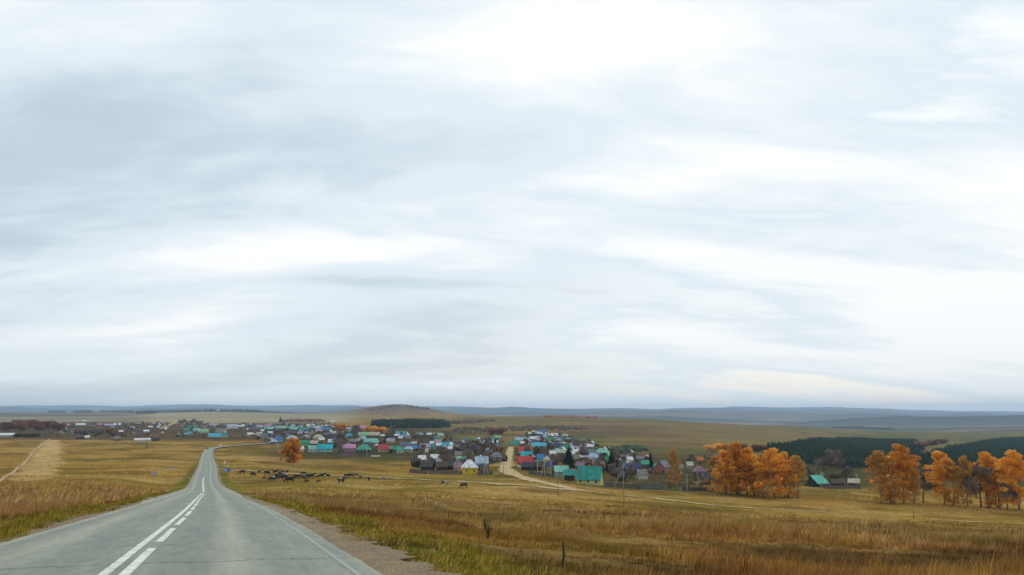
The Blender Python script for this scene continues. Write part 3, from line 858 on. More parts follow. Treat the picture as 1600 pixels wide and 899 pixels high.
# --- birches along the village edge
G1 = 'autumn birches along the village edge'
birches = [
 (1134, 772, 66, BIRCH, 1, 1.00, 'ochre birch at left edge of the left birch clump, several thin trunks'),
 (1153, 774, 80, BIRCH, 3, 1.15, 'tallest forked orange birch in the left birch clump'),
 (1168, 773, 70, BIRCH, 0, 1.05, 'narrow orange birch just right of the tall forked birch in left clump'),
 (1193, 777, 66, OCHRE, 1, 1.00, 'paler ochre birch in the middle of the left birch clump'),
 (1210, 778, 75, BIRCH, 2, 1.15, 'broad bright orange birch right of centre in the left clump'),
 (1120, 770, 56, OCHRE, 0, 1.1, 'lowest paler birch at the far left foot of the left clump'),
 (1181, 775, 62, BIRCH, 1, 1.0, 'dark orange birch behind the gap in the left clump'),
 (1229, 777, 68, BIRCH, 1, .95, 'dense orange birch second from the right end of the left clump'),
 (1247, 778, 64, OCHRE, 0, .85, 'slim ochre birch at right end of the left clump'),
 (1378, 787, 80, OCHRE, 0, .95, 'loose ochre birch at left end of the right hand row of birches'),
 (1412, 787, 90, BIRCH, 2, .92, 'tallest golden orange birch second in the right hand row'),
 (1476, 789, 80, BIRCH, 0, .98, 'orange birch standing alone in the middle of the right hand row'),
 (1394, 786, 70, BIRCH, 1, 1.0, 'dense orange birch squeezed between the first two of the right hand row'),
 (1428, 787, 62, OCHRE, 1, .95, 'shorter ochre birch right of the tallest golden orange birch'),
 (1490, 790, 66, OCHRE, 0, 1.0, 'ochre birch just right of the orange birch in the middle of the right hand row'),
 (1561, 794, 76, BIRCH, 1, 1.0, 'dense orange birch second from the right border'),
 (1545, 793, 84, BIRCH, 3, 1.05, 'tall orange birch behind the leafless brown tree in right hand row'),
 (1592, 797, 90, BIRCH, 2, 1.05, 'orange birch at the right border of the picture'),
]
for u, v, px, var, i, wd, lab in birches:
    plant('birch_tree', var, i, u, v, Hpx(u, v, px), lab, 'tree', G1, wd*1.24)
plant('birch_tree', OCHRE, 1, 1512, 792, Hpx(1512, 792, 78), 'half bare brownish birch between the lone birch and the tall one', 'tree', G1, .9)
for u, v, px, i, lab in ((1443, 786, 56, 0, 'leafless grey tree between two orange birches in right hand row'),
                         (1533, 793, 66, 1, 'broad leafless brown tree in front of the orange birches at right'),
                         (1575, 796, 52, 2, 'small leafless tree near the right border beside the last birch'),
                         (1300, 752, 50, 1, 'large round leafless grey tree behind the turquoise roofed house'),
                         (1322, 757, 30, 2, 'low leafless tree right of the large grey tree')):
    plant('bare_tree', BARE, i, u, v, Hpx(u, v, px), lab, 'tree', 'leafless trees on the right side', 1.15 if i == 1 else 1.0)
plant('birch_tree', LONE, 0, 455, 723, Hpx(455, 723, 36), 'lone round orange tree in the pasture below the village', 'tree', None, 1.0)
plant('birch_tree', OCHRE, 1, 1054, 760, Hpx(1054, 760, 58), 'reddish ochre tree standing by the grey gabled house', 'tree', None, .9)
plant('bare_tree', BARE, 0, 530, 709, Hpx(530, 709, 36), 'tall leafless grey tree between turquoise and pink roofed houses', 'tree')
plant('bare_tree', BARE, 2, 533, 715, Hpx(533, 715, 22), 'small dark leafless tree at the pasture edge below the pink roof', 'tree')
plant('bare_tree', BARE, 1, 556, 684, Hpx(556, 684, 20), 'grey leafless tree in front of the orange village bushes', 'tree')
plant('bare_tree', BARE, 1, 613, 681, Hpx(613, 681, 17), 'pale grey leafless tree beside the dark pine wood', 'tree')
for u, v, px, wd, lab in ((889, 731, 34, 1.35, 'large black green spruce behind the mint roofed shed'),
                         (956, 736, 33, 1.25, 'dark spruce right of the pale mint houses'),
                         (946, 735, 17, 1.0, 'small dark spruce at the left foot of a taller spruce'),
                         (1017, 731, 26, .9, 'narrow dark spruce left of the grey gabled house'),
                         (774, 699, 16, .75, 'narrow dark spruce beside the village street'),
                         (705, 693, 12, 1.2, 'dark spruce behind the white roofed houses left of the street'),
                         (602, 692, 10, 1.0, 'small dark spruce left of the red roofed house'),
                         (990, 718, 11, .8, 'small spruce behind the slate blue house'),
                         (438, 660, 9, 1.2, 'dark spruce on the far left skyline of the village'),
                         (1322, 699, 12, .8, 'lone spruce rising before the right hand plantation')):
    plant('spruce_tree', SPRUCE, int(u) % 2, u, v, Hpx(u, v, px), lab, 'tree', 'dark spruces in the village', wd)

# --- orange and rust bushes
for u, v, px, wd, var, lab in ((533, 677, 12, 1.3, ORNG, 'round orange bush left of the leafless tree in mid village'),
                          (574, 678, 9, 1.6, ORNG, 'left one of three wide orange brown bushes before the pine wood'),
                          (586, 678, 10, 1.6, ORNG, 'middle one of three wide orange brown bushes before the pine wood'),
                          (596, 678, 9, 1.5, ORNG, 'right one of three wide orange brown bushes before the pine wood'),
                          (768, 680, 10, 1.3, RUST, 'rust coloured bush at the top of the village, left one of a pair'),
                          (779, 680, 9, 1.4, RUST, 'rust coloured bush at the top of the village, right one of a pair'),
                          (1112, 706, 10, 2.2, ORNG, 'wide orange thicket above the left birch clump, leftmost'),
                          (1136, 706, 11, 2.2, ORNG, 'wide orange thicket above the left birch clump, second from left'),
                          (1160, 706, 11, 2.2, RUST, 'brown red thicket above the left birch clump, third from left'),
                          (1184, 706, 10, 2.2, RUST, 'brown red thicket above the left birch clump, rightmost'),
                          (1440, 700, 9, 2.2, RUST, 'left rust thicket between the two dark plantations'),
                          (1456, 697, 8, 2.4, RUST, 'middle rust thicket between the two dark plantations'),
                          (1472, 694, 7, 2.4, RUST, 'right rust thicket between the two dark plantations')):
    plant('shrub', var, int(u), u, v, Hpx(u, v, px), lab, 'shrub', None, wd, stem='stem')

ORD = ['first','second','third','fourth','fifth','sixth','seventh','eighth','ninth','tenth','eleventh','twelfth','thirteenth','fourteenth','fifteenth','sixteenth','seventeenth','eighteenth','nineteenth','twentieth']
TENS = ['','','twenty','thirty','forty','fifty','sixty','seventy','eighty','ninety']
def ordn(i):                   # 0-based
    if i < 20: return ORD[i]
    t, r_ = divmod(i+1, 10)
    if t < 10: return (TENS[t] + ('-' + ORD[r_-1] if r_ else 'th')).replace('tyth', 'tieth')
    return 'hundred and ' + ordn(i-100)
PENDING = {}                   # class phrase -> list of (u, object, cat, group, tail)
def rank_later(o, phrase, cat, group, tail):
    u = proj(*o.location)[0]
    PENDING.setdefault((phrase, tail), []).append((u, o, cat, group))
def row_name(d):
    return 'in the near village rows' if d < 520 else 'in the middle village rows' if d < 800 else 'in the far village rows'

# ------------------------------------------------------------------ houses
print('houses')
HOUSE_XY = []
glass = paint((.03,.04,.05), .15, .2, 2, .6, name='window_glass')
white_wood = paint((.66,.66,.63), .6, .15, 4, name='white_trim')
brick_m = paint((.30,.13,.09), .9, .3, 5, name='brick')
CW = {  # roof colours, linear from the photo's tones
 'turquoise': lin(40,176,190), 'cyan': lin(70,178,206), 'teal': lin(44,140,130), 'mint': lin(128,192,174), 'jade': lin(76,164,136),
 'green': lin(60,140,104), 'pale green': lin(150,186,150), 'blue': lin(74,122,180), 'dark blue': lin(60,74,120), 'pale blue': lin(168,192,208),
 'slate': lin(96,106,124), 'white': lin(226,226,230), 'cream': lin(190,184,160), 'pink': lin(196,142,172), 'crimson': lin(186,66,92),
 'red': lin(190,72,66), 'grey': lin(128,126,124), 'dark grey': lin(70,68,72), 'brown': lin(92,74,62), 'lilac': lin(166,160,180), 'orange': lin(196,110,64), 'mauve': lin(140,112,124)}
WALLS = [lin(150,132,104), lin(96,80,64), lin(186,178,158), lin(84,98,112), lin(120,104,84), lin(70,62,54), lin(136,150,140), lin(176,150,80)]
def house(u, v, wpx, roof='grey', kind='gable', wall=None, yaw=None, label=None, wh=2.5, rh=None, dep=None, name='house', cat='house', group='village houses', phrase=None, windows=True, chimney=True, xy=None):
    x, y, z = hit(u, v) if xy is None else (*xy, gz(*xy))
    d = math.hypot(x, y)
    w = max(3.2, min(wpx*y*_cp/F_PX*1.02, 19.0))
    g = random.Random(int(u*7+v*13))
    dep = dep or min(max(w*.72, 4.0), 9.0)
    rh = rh or dep*.36+.5
    yaw = g.uniform(-.35, .35) if yaw is None else yaw
    yaw += -math.atan2(x, y)
    root = empty(name, (x, y, z), yaw)
    HOUSE_XY.append((x, y, max(w, dep)/2))
    wc = WALLS[g.randrange(len(WALLS))] if wall is None else wall
    wm = paint(wc, .85, .25, .9, .15, name='house_wall')
    rc = CW[roof] if isinstance(roof, str) else roof
    rm = paint(tuple(c*.88 for c in rc), .6, .42, .7, .25, name='roof_sheet')
    hx, hy, ov = w/2, dep/2, .35
    mb = MB(); mb.box(-hx, hx, -hy, hy, -.8, wh)
    if kind == 'gable':
        for sx in (-hx, hx):
            i = .10 if sx > 0 else -.10
            o_ = len(mb.v)
            mb.v += [(sx, -hy, wh), (sx, hy, wh), (sx, 0, wh+rh-.12), (sx-i, -hy, wh), (sx-i, hy, wh), (sx-i, 0, wh+rh-.12)]
            mb.f += [(o_, o_+1, o_+2), (o_+3, o_+5, o_+4), (o_, o_+2, o_+5, o_+3), (o_+1, o_+4, o_+5, o_+2)]
    mb.build('wall', wm, root)
    rb = MB(); t = .13
    sl = rh/hy
    if kind == 'gable':
        ex, ey, ez = hx+ov, hy+ov, wh-ov*sl
        prof = [(-ey, ez), (0, wh+rh), (ey, ez), (ey, ez+t), (0, wh+rh+t*1.2), (-ey, ez+t)]
        vv = [(sx, a, b_) for sx in (-ex, ex) for a, b_ in prof]
        ff = [(0,1,4,5), (1,2,3,4), (6,11,10,7), (7,10,9,8)] + [(k, 6+k, 6+(k+1) % 6, (k+1) % 6) for k in range(6)]
        rb.add(vv, ff)
    else:
        ex, ey, ez = hx+ov, hy+ov, wh-ov*sl*.3+.04
        rl = max(hx-hy*.8, .25)
        rb.add([(-ex,-ey,ez),(ex,-ey,ez),(ex,ey,ez),(-ex,ey,ez),(-ex,-ey,ez+t),(ex,-ey,ez+t),(ex,ey,ez+t),(-ex,ey,ez+t),(-rl,0,wh+rh+t),(rl,0,wh+rh+t)],
               [(0,3,2,1),(0,1,5,4),(1,2,6,5),(2,3,7,6),(3,0,4,7),(4,5,9,8),(6,7,8,9),(5,6,9),(7,4,8)])
    ro = rb.build('roof', rm, root)
    if chimney and d < 1000 and w > 5.5:
        cx_, cyy = g.uniform(-.5, .5)*hx, g.uniform(.1, .35)*hy
        MB().box(cx_-.28, cx_+.28, cyy-.28, cyy+.28, wh+rh*.5, wh+rh+.75).build('chimney', brick_m, ro)
    if windows and d < 760 and w > 4.5:
        nwin = max(1, min(4, int(w/2.6)))
        for k in range(nwin):
            wx = -hx+w*(k+.5)/nwin
            fr = MB(); fr.box(wx-.5, wx+.5, -hy-.05, -hy+.02, wh*.32, wh*.32+1.25)
            f_ = fr.build('window', white_wood, root)
            MB().box(wx-.38, wx+.38, -hy-.07, -hy-.052, wh*.32+.13, wh*.32+1.12).build('pane', glass, f_)
    if label: tag(root, label, cat, group)
    else: rank_later(root, phrase or f'{roof}-roofed {name.replace("_", " ")}', cat, group, row_name(y))
    return root

# --- houses one can single out
H = house
H(733.6, 740, 23, 'white', 'hip', lin(210,180,30), .10, 'yellow walled house with white hipped roof at the pasture edge', wh=2.7, rh=3.2, dep=6.5)
H(752, 733, 19, 'pale blue', 'gable', lin(92,128,176), .15, 'house with light blue roof behind the yellow house', wh=3.2, rh=2.8)
H(775.5, 722, 17, 'grey', 'hip', lin(96,92,86), .2, 'house with grey hipped roof beside the dirt village street', wh=2.8, rh=2.8)
H(842, 701, 22, 'cyan', 'gable', lin(180,170,140), .05, 'house with long bright cyan roof, uppermost of the coloured roofs right of street', rh=2.6)
H(821, 709.5, 20, 'red', 'gable', lin(206,190,180), .0, 'red roofed house with pale wall directly above a turquoise roof', rh=3.0, wh=2.2)
H(823, 718, 17, 'turquoise', 'gable', lin(170,60,60), .0, 'turquoise roofed house between two red roofs', rh=2.8, wh=2.0)
H(821, 729.5, 22, 'red', 'gable', lin(150,80,54), .0, 'lower red roofed house right beside the dirt street', rh=3.0, wh=2.4)
H(845, 722, 11, 'blue', 'gable', lin(80,170,190), .1, 'small house with azure roof right of the red roofs', rh=2.2)
H(855, 725, 7, 'cream', 'hip', lin(176,168,130), .4, 'small cream shed right of the azure roof', name='shed', cat='shed', windows=False, chimney=False)
H(922, 757, 35, 'teal', 'gable', lin(190,186,120), -.16, 'large teal gabled house with pale yellow wall by the dirt road', wh=2.2, rh=4.2, dep=8.0)
H(889, 751, 16, 'teal', 'gable', lin(60,58,50), .05, 'low teal roofed annex left of the large teal house', wh=2.4, rh=1.8, dep=5, name='shed', cat='shed', windows=False, chimney=False)
H(877, 745, 20, 'mint', 'gable', lin(120,150,130), .1, 'mint roofed shed in front of the large black spruce', wh=2.4, rh=2.2, dep=5.5, name='shed', cat='shed', windows=False, chimney=False)
H(927, 720, 18, 'pale blue', 'hip', lin(190,196,196), .1, 'pale blue hipped house left of the two spruces', rh=2.8)
H(941, 713, 22, 'mint', 'hip', lin(150,186,170), .0, 'pale mint hipped house with cream gable behind the pale blue one', rh=3.4, wh=3)
H(950, 721, 9, 'jade', 'gable', lin(70,170,130), 1.4, 'bright jade green house end beside the dark spruce', rh=2.2, wh=3.4)
H(988, 741, 18, 'dark blue', 'gable', lin(86,92,120), .1, 'slate blue house behind the leaning pole', rh=2.6, wh=2.6)
H(1036, 739, 19, 'slate', 'gable', lin(150,96,84), 1.1, 'grey gabled house with white and pink front left of the ochre tree', rh=3.2, wh=3.4)
H(935, 736, 18, 'mauve', 'gable', lin(80,70,66), .15, 'mauve roofed house behind the large teal house', rh=2.6)
H(1093, 744, 17, 'mauve', 'hip', lin(90,80,70), .2, 'mauve brown hipped house left of the left birch clump', rh=2.6)
H(1094, 724, 9, 'orange', 'gable', lin(130,100,80), .1, 'small orange roofed house above the mauve hipped house', rh=2.2)
H(1103, 757, 12, 'dark grey', 'gable', lin(40,44,60), .1, 'dark garage with pale front left of the left birch clump', name='garage', cat='garage', rh=1.8, windows=False, chimney=False)
H(1276, 761, 20, lin(92,190,168), 'gable', lin(50,56,56), .75, 'low turquoise roofed house between the two birch groups', wh=1.9, rh=3.0, dep=8)
H(1310, 761, 18, 'brown', 'gable', lin(76,64,54), .1, 'long brown shed right of the turquoise roofed house', name='shed', cat='shed', windows=False, chimney=False, wh=1.9, rh=1.6)
H(1335, 760, 15, 'cream', 'gable', lin(90,78,64), -.1, 'shed with pale roof left of the right hand birch row', name='shed', cat='shed', windows=False, chimney=False, wh=1.9, rh=1.5)
H(1185, 742, 18, 'cream', 'gable', lin(170,140,130), .3, 'cream roofed house seen through the left birch clump', rh=2.4)
H(1395, 756, 14, 'white', 'gable', lin(120,110,100), .2, 'white roofed house seen through the right hand birch row', rh=2.0)
H(1150, 748, 16, 'grey', 'gable', lin(110,100,88), -.2, 'grey roofed house behind the tall forked birch', rh=2.4)
# left and middle village
H(508, 706, 21, 'turquoise', 'gable', lin(120,190,180), .05, 'bright turquoise roofed house right of the lone orange tree', rh=3.4, wh=2.6)
H(488, 706, 12, 'mint', 'gable', lin(180,180,176), .1, 'pale mint roofed house left of the bright turquoise roof', rh=2.4)
H(470, 706, 7, 'white', 'gable', lin(206,200,196), .3, 'small white house touching the lone orange tree', rh=2.0)
H(475, 697, 15, 'green', 'gable', lin(120,170,130), .0, 'bright green roofed house above the lone orange tree', rh=2.8)
H(545, 706, 19, 'pink', 'gable', lin(150,110,130), .0, 'pink roofed house with mauve front at the pasture edge', rh=3.0, wh=3.0)
H(569, 708, 21, 'jade', 'hip', lin(56,66,70), .1, 'jade green hipped house right of the pink roof', rh=3.8, wh=2.6)
H(577, 694, 24, 'mint', 'gable', lin(120,150,140), .05, 'long mint roofed house behind the jade hipped house', rh=3.0)
H(599, 706, 15, 'crimson', 'gable', lin(190,150,110), .25, 'crimson roofed house right of the jade hipped house', rh=3.2)
H(617, 707, 13, 'green', 'gable', lin(60,120,100), .0, 'green roofed house right of the crimson roof', rh=2.6)
H(434.7, 691, 13, 'blue', 'hip', lin(150,150,170), .1, 'blue hipped house where the main road bends into the village', rh=3.6, wh=3.0)
H(456, 689, 17, 'pale blue', 'hip', lin(130,150,156), .0, 'wide pale blue hipped house right of the blue hipped one', rh=3.4)
H(417, 685, 14, 'slate', 'gable', lin(140,150,160), .3, 'slate grey gabled house left of the blue hipped one', rh=3.2)
H(626, 681, 11, 'turquoise', 'gable', lin(200,210,206), .1, 'turquoise roofed house with white front below the dark pine wood', rh=3.4)
H(686, 684, 13, 'pale green', 'gable', lin(190,180,140), .5, 'pale green gabled house below the right end of the pine wood', rh=3.6)
H(696, 703, 11, 'cyan', 'gable', lin(60,90,100), .1, 'light cyan roofed house beside a dark spruce in mid village', rh=3.6)
H(664, 703, 15, 'lilac', 'gable', lin(206,190,180), .2, 'lilac grey gabled house with pinkish white front in mid village', rh=2.6)
H(363, 671, 19, 'pale blue', 'gable', lin(206,200,206), .0, 'two storey white building with pale blue roof left of the road bend', wh=6, rh=3.0, dep=9)
H(330, 667, 15, 'lilac', 'gable', lin(196,170,176), .2, 'pinkish gabled building left of the two storey white one', wh=3.6, rh=3.6)
H(335, 684, 17, 'cyan', 'gable', lin(150,206,206), .05, 'long turquoise white house beyond the main road bend', wh=2.8, rh=2.4)
H(8, 683, 36, 'white', 'gable', lin(150,150,146), .0, 'long white farm building at the left border', wh=2.4, rh=2.4, dep=9, name='barn', cat='barn', group='farm buildings', windows=False, chimney=False)
H(222, 690, 22, 'white', 'gable', lin(196,190,180), .1, 'long low white shed above the road sign on the left', wh=2.0, rh=1.2, dep=6, name='barn', cat='barn', group='farm buildings', windows=False, chimney=False)
# --- the dense rest
many = '''
423,679,6,white,g|478,687,12,lilac,h|497,687,14,cream,h|502,690,8,white,g|491,697,12,cream,g|440,671,18,pale green,g|458,673,14,mint,g|475,674,14,teal,g|496,671,12,pale blue,g
498,676,10,lilac,g|508,674,20,blue,g|406,669,10,lilac,g|418,668,9,pink,g|420,673,13,mint,g|454,667,5,white,g|507,667,8,white,g|470,679,5,white,g|479,679,5,lilac,g|452,679,18,brown,g
432,676,9,dark grey,g|486,681,9,grey,g|513,683,12,slate,g|525,690,12,dark blue,g|520,680,10,cream,g|552,694,13,grey,g|562,692,9,cream,g|567,683,15,pale green,g|584,683,18,cream,g|588,695,8,mint,g
567,671,10,pink,g|520,660,6,white,g|540,683,9,dark grey,g|545,673,9,lilac,g|610,693,12,lilac,g|612,706,6,white,g|621,683,8,white,g|626,687,6,white,g|637,687,10,grey,g|650,684,9,dark grey,g
638,707,12,pale blue,h|648,705,9,blue,g|631,700,14,slate,g|625,708,9,jade,g|664,710,8,cream,g|676,703,9,teal,g|675,696,6,white,g|686,700,9,white,g|704,699,6,white,g|704,705,6,white,g|685,694,9,lilac,g
661,697,10,dark grey,g|650,693,11,brown,g|655,680,8,grey,g|671,681,8,white,g|717,716,11,grey,g|739,702,10,slate,g|733,714,10,lilac,g|756,712,19,dark grey,g|745,708,9,dark blue,g|722,706,11,dark grey,g
777,687,10,pale green,g|803,699,14,teal,g|810,691,12,pale blue,g|818,690,10,mint,g|834,689,11,white,g|842,681,14,pale blue,h|828,680,5,white,g|852,687,9,lilac,g|857,691,13,green,g|867,684,14,white,g
875,690,12,slate,g|892,691,12,dark grey,g|885,704,12,teal,g|892,703,8,pale blue,g|898,705,6,white,g|879,704,8,grey,g|906,706,10,lilac,g|863,713,8,white,g|876,712,14,cream,g|895,713,8,white,g|848,677,10,blue,g
860,701,10,brown,g|872,700,10,dark blue,g|905,693,10,grey,g|915,700,10,mauve,g|913,711,10,slate,g|900,722,10,grey,g|915,728,12,brown,g|865,728,10,dark grey,g|908,735,12,mauve,g|984,724,9,white,g
975,721,10,mauve,g|1000,722,11,grey,g|1008,731,11,jade,g|962,745,14,brown,g|1003,749,14,grey,g|972,752,10,dark grey,g|1062,738,10,grey,g|1078,733,9,cream,g|825,735,18,dark grey,g|840,735,14,brown,g|857,736,10,dark blue,g|868,741,9,brown,g
661,724,13,white,g|679,722,12,white,g|685,728,8,lilac,g|650,729,12,dark grey,g|668,735,18,dark grey,g|690,735,16,brown,g|706,734,14,dark grey,g|716,738,10,mauve,g|700,724,11,brown,g|722,729,11,dark grey,g
787,722,8,brown,g|765,722,9,dark grey,g|756,742,8,brown,g
95,665,10,white,g|103,667,9,lilac,g|126,666,13,white,g|145,667,8,slate,g|168,667,11,lilac,g|183,666,11,white,g|155,665,8,pink,g|132,659,6,white,g|43,666,6,white,g|112,668,10,dark grey,g|176,671,12,dark grey,g|235,669,6,white,g|243,664,8,lilac,g|228,676,8,white,g|205,671,9,dark grey,g|215,664,8,grey,g|250,661,8,cream,g
136,686,6,white,g|125,686,12,brown,g|183,689,9,grey,g|243,689,10,dark grey,g|300,670,14,green,g|307,675,10,mint,g|290,675,11,teal,g|318,677,14,pale green,g|345,676,14,grey,g|350,683,10,teal,g|384,672,8,lilac,g|392,668,9,dark blue,g|376,668,8,white,g|398,673,9,slate,g|405,680,8,cream,g|390,681,8,white,g
'''
for it in many.replace('\n', '|').split('|'):
    if not it.strip(): continue
    a, b_, c, d, k = it.split(',')
    u, v, w = float(a), float(b_), float(c)
    sm = w < 9
    low = d in ('dark grey', 'brown') or sm
    H(u, v, w, d, 'hip' if k == 'h' else 'gable', name='shed' if low else 'house', cat='shed' if low else 'house',
      group='village sheds' if low else 'village houses', windows=not low, wall=lin(58,52,46) if d in ('dark grey', 'brown') else None, chimney=not low, wh=2.0 if low else 2.5, rh=2.0 if low else None)

def scatter(n, poly, seed):
    """ground points, even over the ground, inside an outline given by its corners in view"""
    g = np.random.default_rng(seed)
    P = np.array([hit(u, v)[:2] for u, v in poly])
    lo, hi = P.min(0), P.max(0); out = []
    for _ in range(60):
        x = g.uniform(lo[0], hi[0], n*6); y = g.uniform(lo[1], hi[1], n*6)
        ok = in_poly(x, y, [tuple(p) for p in P])
        out += list(zip(x[ok], y[ok]))
        if len(out) >= n: break
    return out[:n]
def clear_of_houses(x, y, m=1.5):
    return all((x-a)**2+(y-b_)**2 > (r_+m)**2 for a, b_, r_ in HOUSE_XY)
STREET = smooth_poly(poly_world([(798, 699), (796, 709), (793, 719), (790, 731), (797, 739)]))
A_LEFT = [(405, 690), (412, 664), (520, 661), (600, 676), (700, 680), (716, 704), (640, 706), (560, 707), (470, 701)]
A_MID = [(648, 734), (652, 712), (700, 698), (750, 688), (786, 690), (784, 724), (752, 734)]
A_RIGHT = [(806, 733), (806, 690), (830, 676), (880, 681), (960, 704), (1010, 714), (1040, 742), (960, 750), (880, 740)]
fillc = ['white', 'lilac', 'slate', 'pale blue', 'grey', 'dark grey', 'brown', 'mint', 'cream', 'teal', 'dark blue', 'mauve', 'white', 'grey', 'cyan']
A_WEST = [(92, 683), (95, 663), (262, 661), (262, 682)]
A_BEND = [(275, 684), (285, 663), (400, 662), (408, 678)]
for area, n_, sd_ in ((A_LEFT, 130, 61), (A_MID, 40, 62), (A_RIGHT, 110, 63), (A_WEST, 34, 64), (A_BEND, 34, 65)):
    g = random.Random(sd_)
    for x, y in scatter(n_, area, sd_):
        w = g.uniform(3.6, 6.8)
        if not clear_of_houses(x, y, w/2+1.0): continue
        if np.min(np.hypot(STREET[:, 0]-x, STREET[:, 1]-y)) < 9: continue
        uu, vv_, dd = proj(x, y, gz(x, y))
        if 868 < uu < 968 and 722 < vv_ < 752: continue
        c = g.choice(fillc); low = w < 4.8 or c in ('dark grey', 'brown')
        uu, vv_, dd = proj(x, y, gz(x, y))
        house(uu, vv_, w*F_PX/dd, c, 'hip' if g.random() < .2 else 'gable', yaw=g.choice((0, .2, -.3, 1.3, 1.6)), name='shed' if low else 'house', cat='shed' if low else 'house',
              group='village sheds' if low else 'village houses', windows=not low, chimney=not low, wh=2.0 if low else 2.5, rh=1.7 if low else None, xy=(x, y), wall=lin(58, 52, 46) if c in ('dark grey', 'brown') else None)

# --- plank fences in front of the yards
fence_m = paint((.12,.105,.09), .9, .35, 1.0, name='grey_boards')
fence_w = paint((.62,.60,.56), .8, .2, 1.0, name='white_boards')
def fence(p0, p1, h, mat, label, group='yard fences'):
    a, b_ = hit(*p0), hit(*p1)
    L = math.hypot(b_[0]-a[0], b_[1]-a[1]); ang = math.atan2(b_[1]-a[1], b_[0]-a[0])
    root = empty('fence', a, ang)
    npan = max(2, round(L/2.6)); st = L/npan
    for k in range(npan+1):
        X = a[0]+math.cos(ang)*st*k; Y = a[1]+math.sin(ang)*st*k; zz = gz(X, Y)-a[2]
        MB().box(st*k-.06, st*k+.06, -.06, .06, zz-.3, zz+h+.12).build('post', mat, root)
        if k < npan:
            X2 = X+math.cos(ang)*st; Y2 = Y+math.sin(ang)*st; z2 = gz(X2, Y2)-a[2]
            pm = MB(); nb = 14
            for j in range(nb):
                q0, q1 = j/nb, (j+.9)/nb
                zb = zz+(z2-zz)*q0; jit = random.uniform(-.06, .06)
                pm.box(st*k+.07+(st-.14)*q0, st*k+.07+(st-.14)*q1, -.045, -.015, zb+.05, zb+h+jit)
            po = pm.build('board_panel', mat, root)
    tag(root, label, 'fence', group)
fence((640, 739), (668, 741), 1.7, fence_m, 'grey plank fence left of the dark barns at the pasture edge')
fence((670, 741), (722, 742), 1.7, fence_m, 'grey plank fence below the dark barns left of the yellow house')
fence((534, 712), (560, 713), 1.6, paint((.24,.15,.19), .9, .3, 1, name='mauve_boards'), 'mauve plank fence in front of the pink roofed house')
fence((580, 714), (594, 714), 1.2, fence_w, 'short white fence right of the jade hipped house')
fence((746, 743), (770, 742), 1.6, fence_m, 'grey plank fence right of the yellow house')
fence((826, 741), (866, 746), 1.5, fence_m, 'grey plank fence below the red roofed houses')
fence((808, 730), (820, 733), 1.3, fence_w, 'white fence between the dirt street and the lower red roof')
fence((945, 760), (1000, 764), 1.5, fence_m, 'grey plank fence right of the large teal house')
fence((1000, 764), (1040, 766), 2.0, paint((.15,.145,.135), .9, .3, 1, name='pale_grey_boards'), 'tall grey plank fence below the grey gabled house')
fence((1066, 767), (1118, 768), 1.3, fence_m, 'low brown fence left of the left birch clump')
fence((283, 684), (345, 686), 1.6, fence_m, 'long dark fence beyond the main road bend')
fence((355, 685), (400, 686), 1.5, paint((.20,.11,.085), .9, .3, 1, name='red_brown_boards'), 'long reddish fence below the two storey white building')
fence((1290, 764), (1345, 765), 1.4, fence_m, 'grey plank fence right of the low turquoise roofed house')

# --- bushes and trees between the yards
veg_areas = [
 (105, [(400, 690), (410, 664), (520, 662), (600, 676), (700, 682), (720, 706), (640, 708), (560, 709), (470, 703)], 1),
 (50, [(640, 736), (645, 716), (700, 700), (760, 690), (788, 690), (785, 728), (760, 738)], 2),
 (110, [(800, 735), (800, 690), (830, 676), (880, 682), (960, 706), (1010, 716), (1040, 745), (960, 752), (880, 742)], 3),
 (34, [(270, 685), (285, 664), (400, 664), (420, 676), (390, 686)], 4),
 (18, [(1045, 764), (1060, 722), (1110, 716), (1330, 750), (1340, 764), (1110, 766)], 5),
 (44, [(90, 684), (95, 664), (260, 662), (262, 684)], 6)]
for n_, poly, sd_ in veg_areas:
    g = random.Random(sd_)
    for x, y in scatter(n_, poly, sd_):
        if not clear_of_houses(x, y, .8) or np.min(np.hypot(STREET[:, 0]-x, STREET[:, 1]-y)) < 7.5: continue
        k = g.random(); d = math.hypot(x, y)
        if k < .34: o = plant('bare_tree', BARE, g.randrange(3), 0, 0, g.uniform(5.5, 9.5), xy=(x, y)); ph, ct, gp = 'leafless grey tree', 'tree', 'leafless village trees'
        elif k < .62: o = plant('shrub', GREY, g.randrange(2), 0, 0, g.uniform(2.2, 3.8), xy=(x, y), wide=g.uniform(1, 1.5), stem='stem'); ph, ct, gp = 'leafless grey-brown shrub', 'shrub', 'village shrubs'
        elif k < .90: o = plant('shrub', OLIVE, g.randrange(2), 0, 0, g.uniform(2, 4), xy=(x, y), wide=g.uniform(1, 1.5), stem='stem'); ph, ct, gp = 'dull green shrub', 'shrub', 'village shrubs'
        else: o = plant('shrub', RUST, g.randrange(2), 0, 0, g.uniform(2.2, 4), xy=(x, y), wide=1.2, stem='stem'); ph, ct, gp = 'rust-coloured shrub', 'shrub', 'village shrubs'
        rank_later(o, ph, ct, gp, row_name(y))
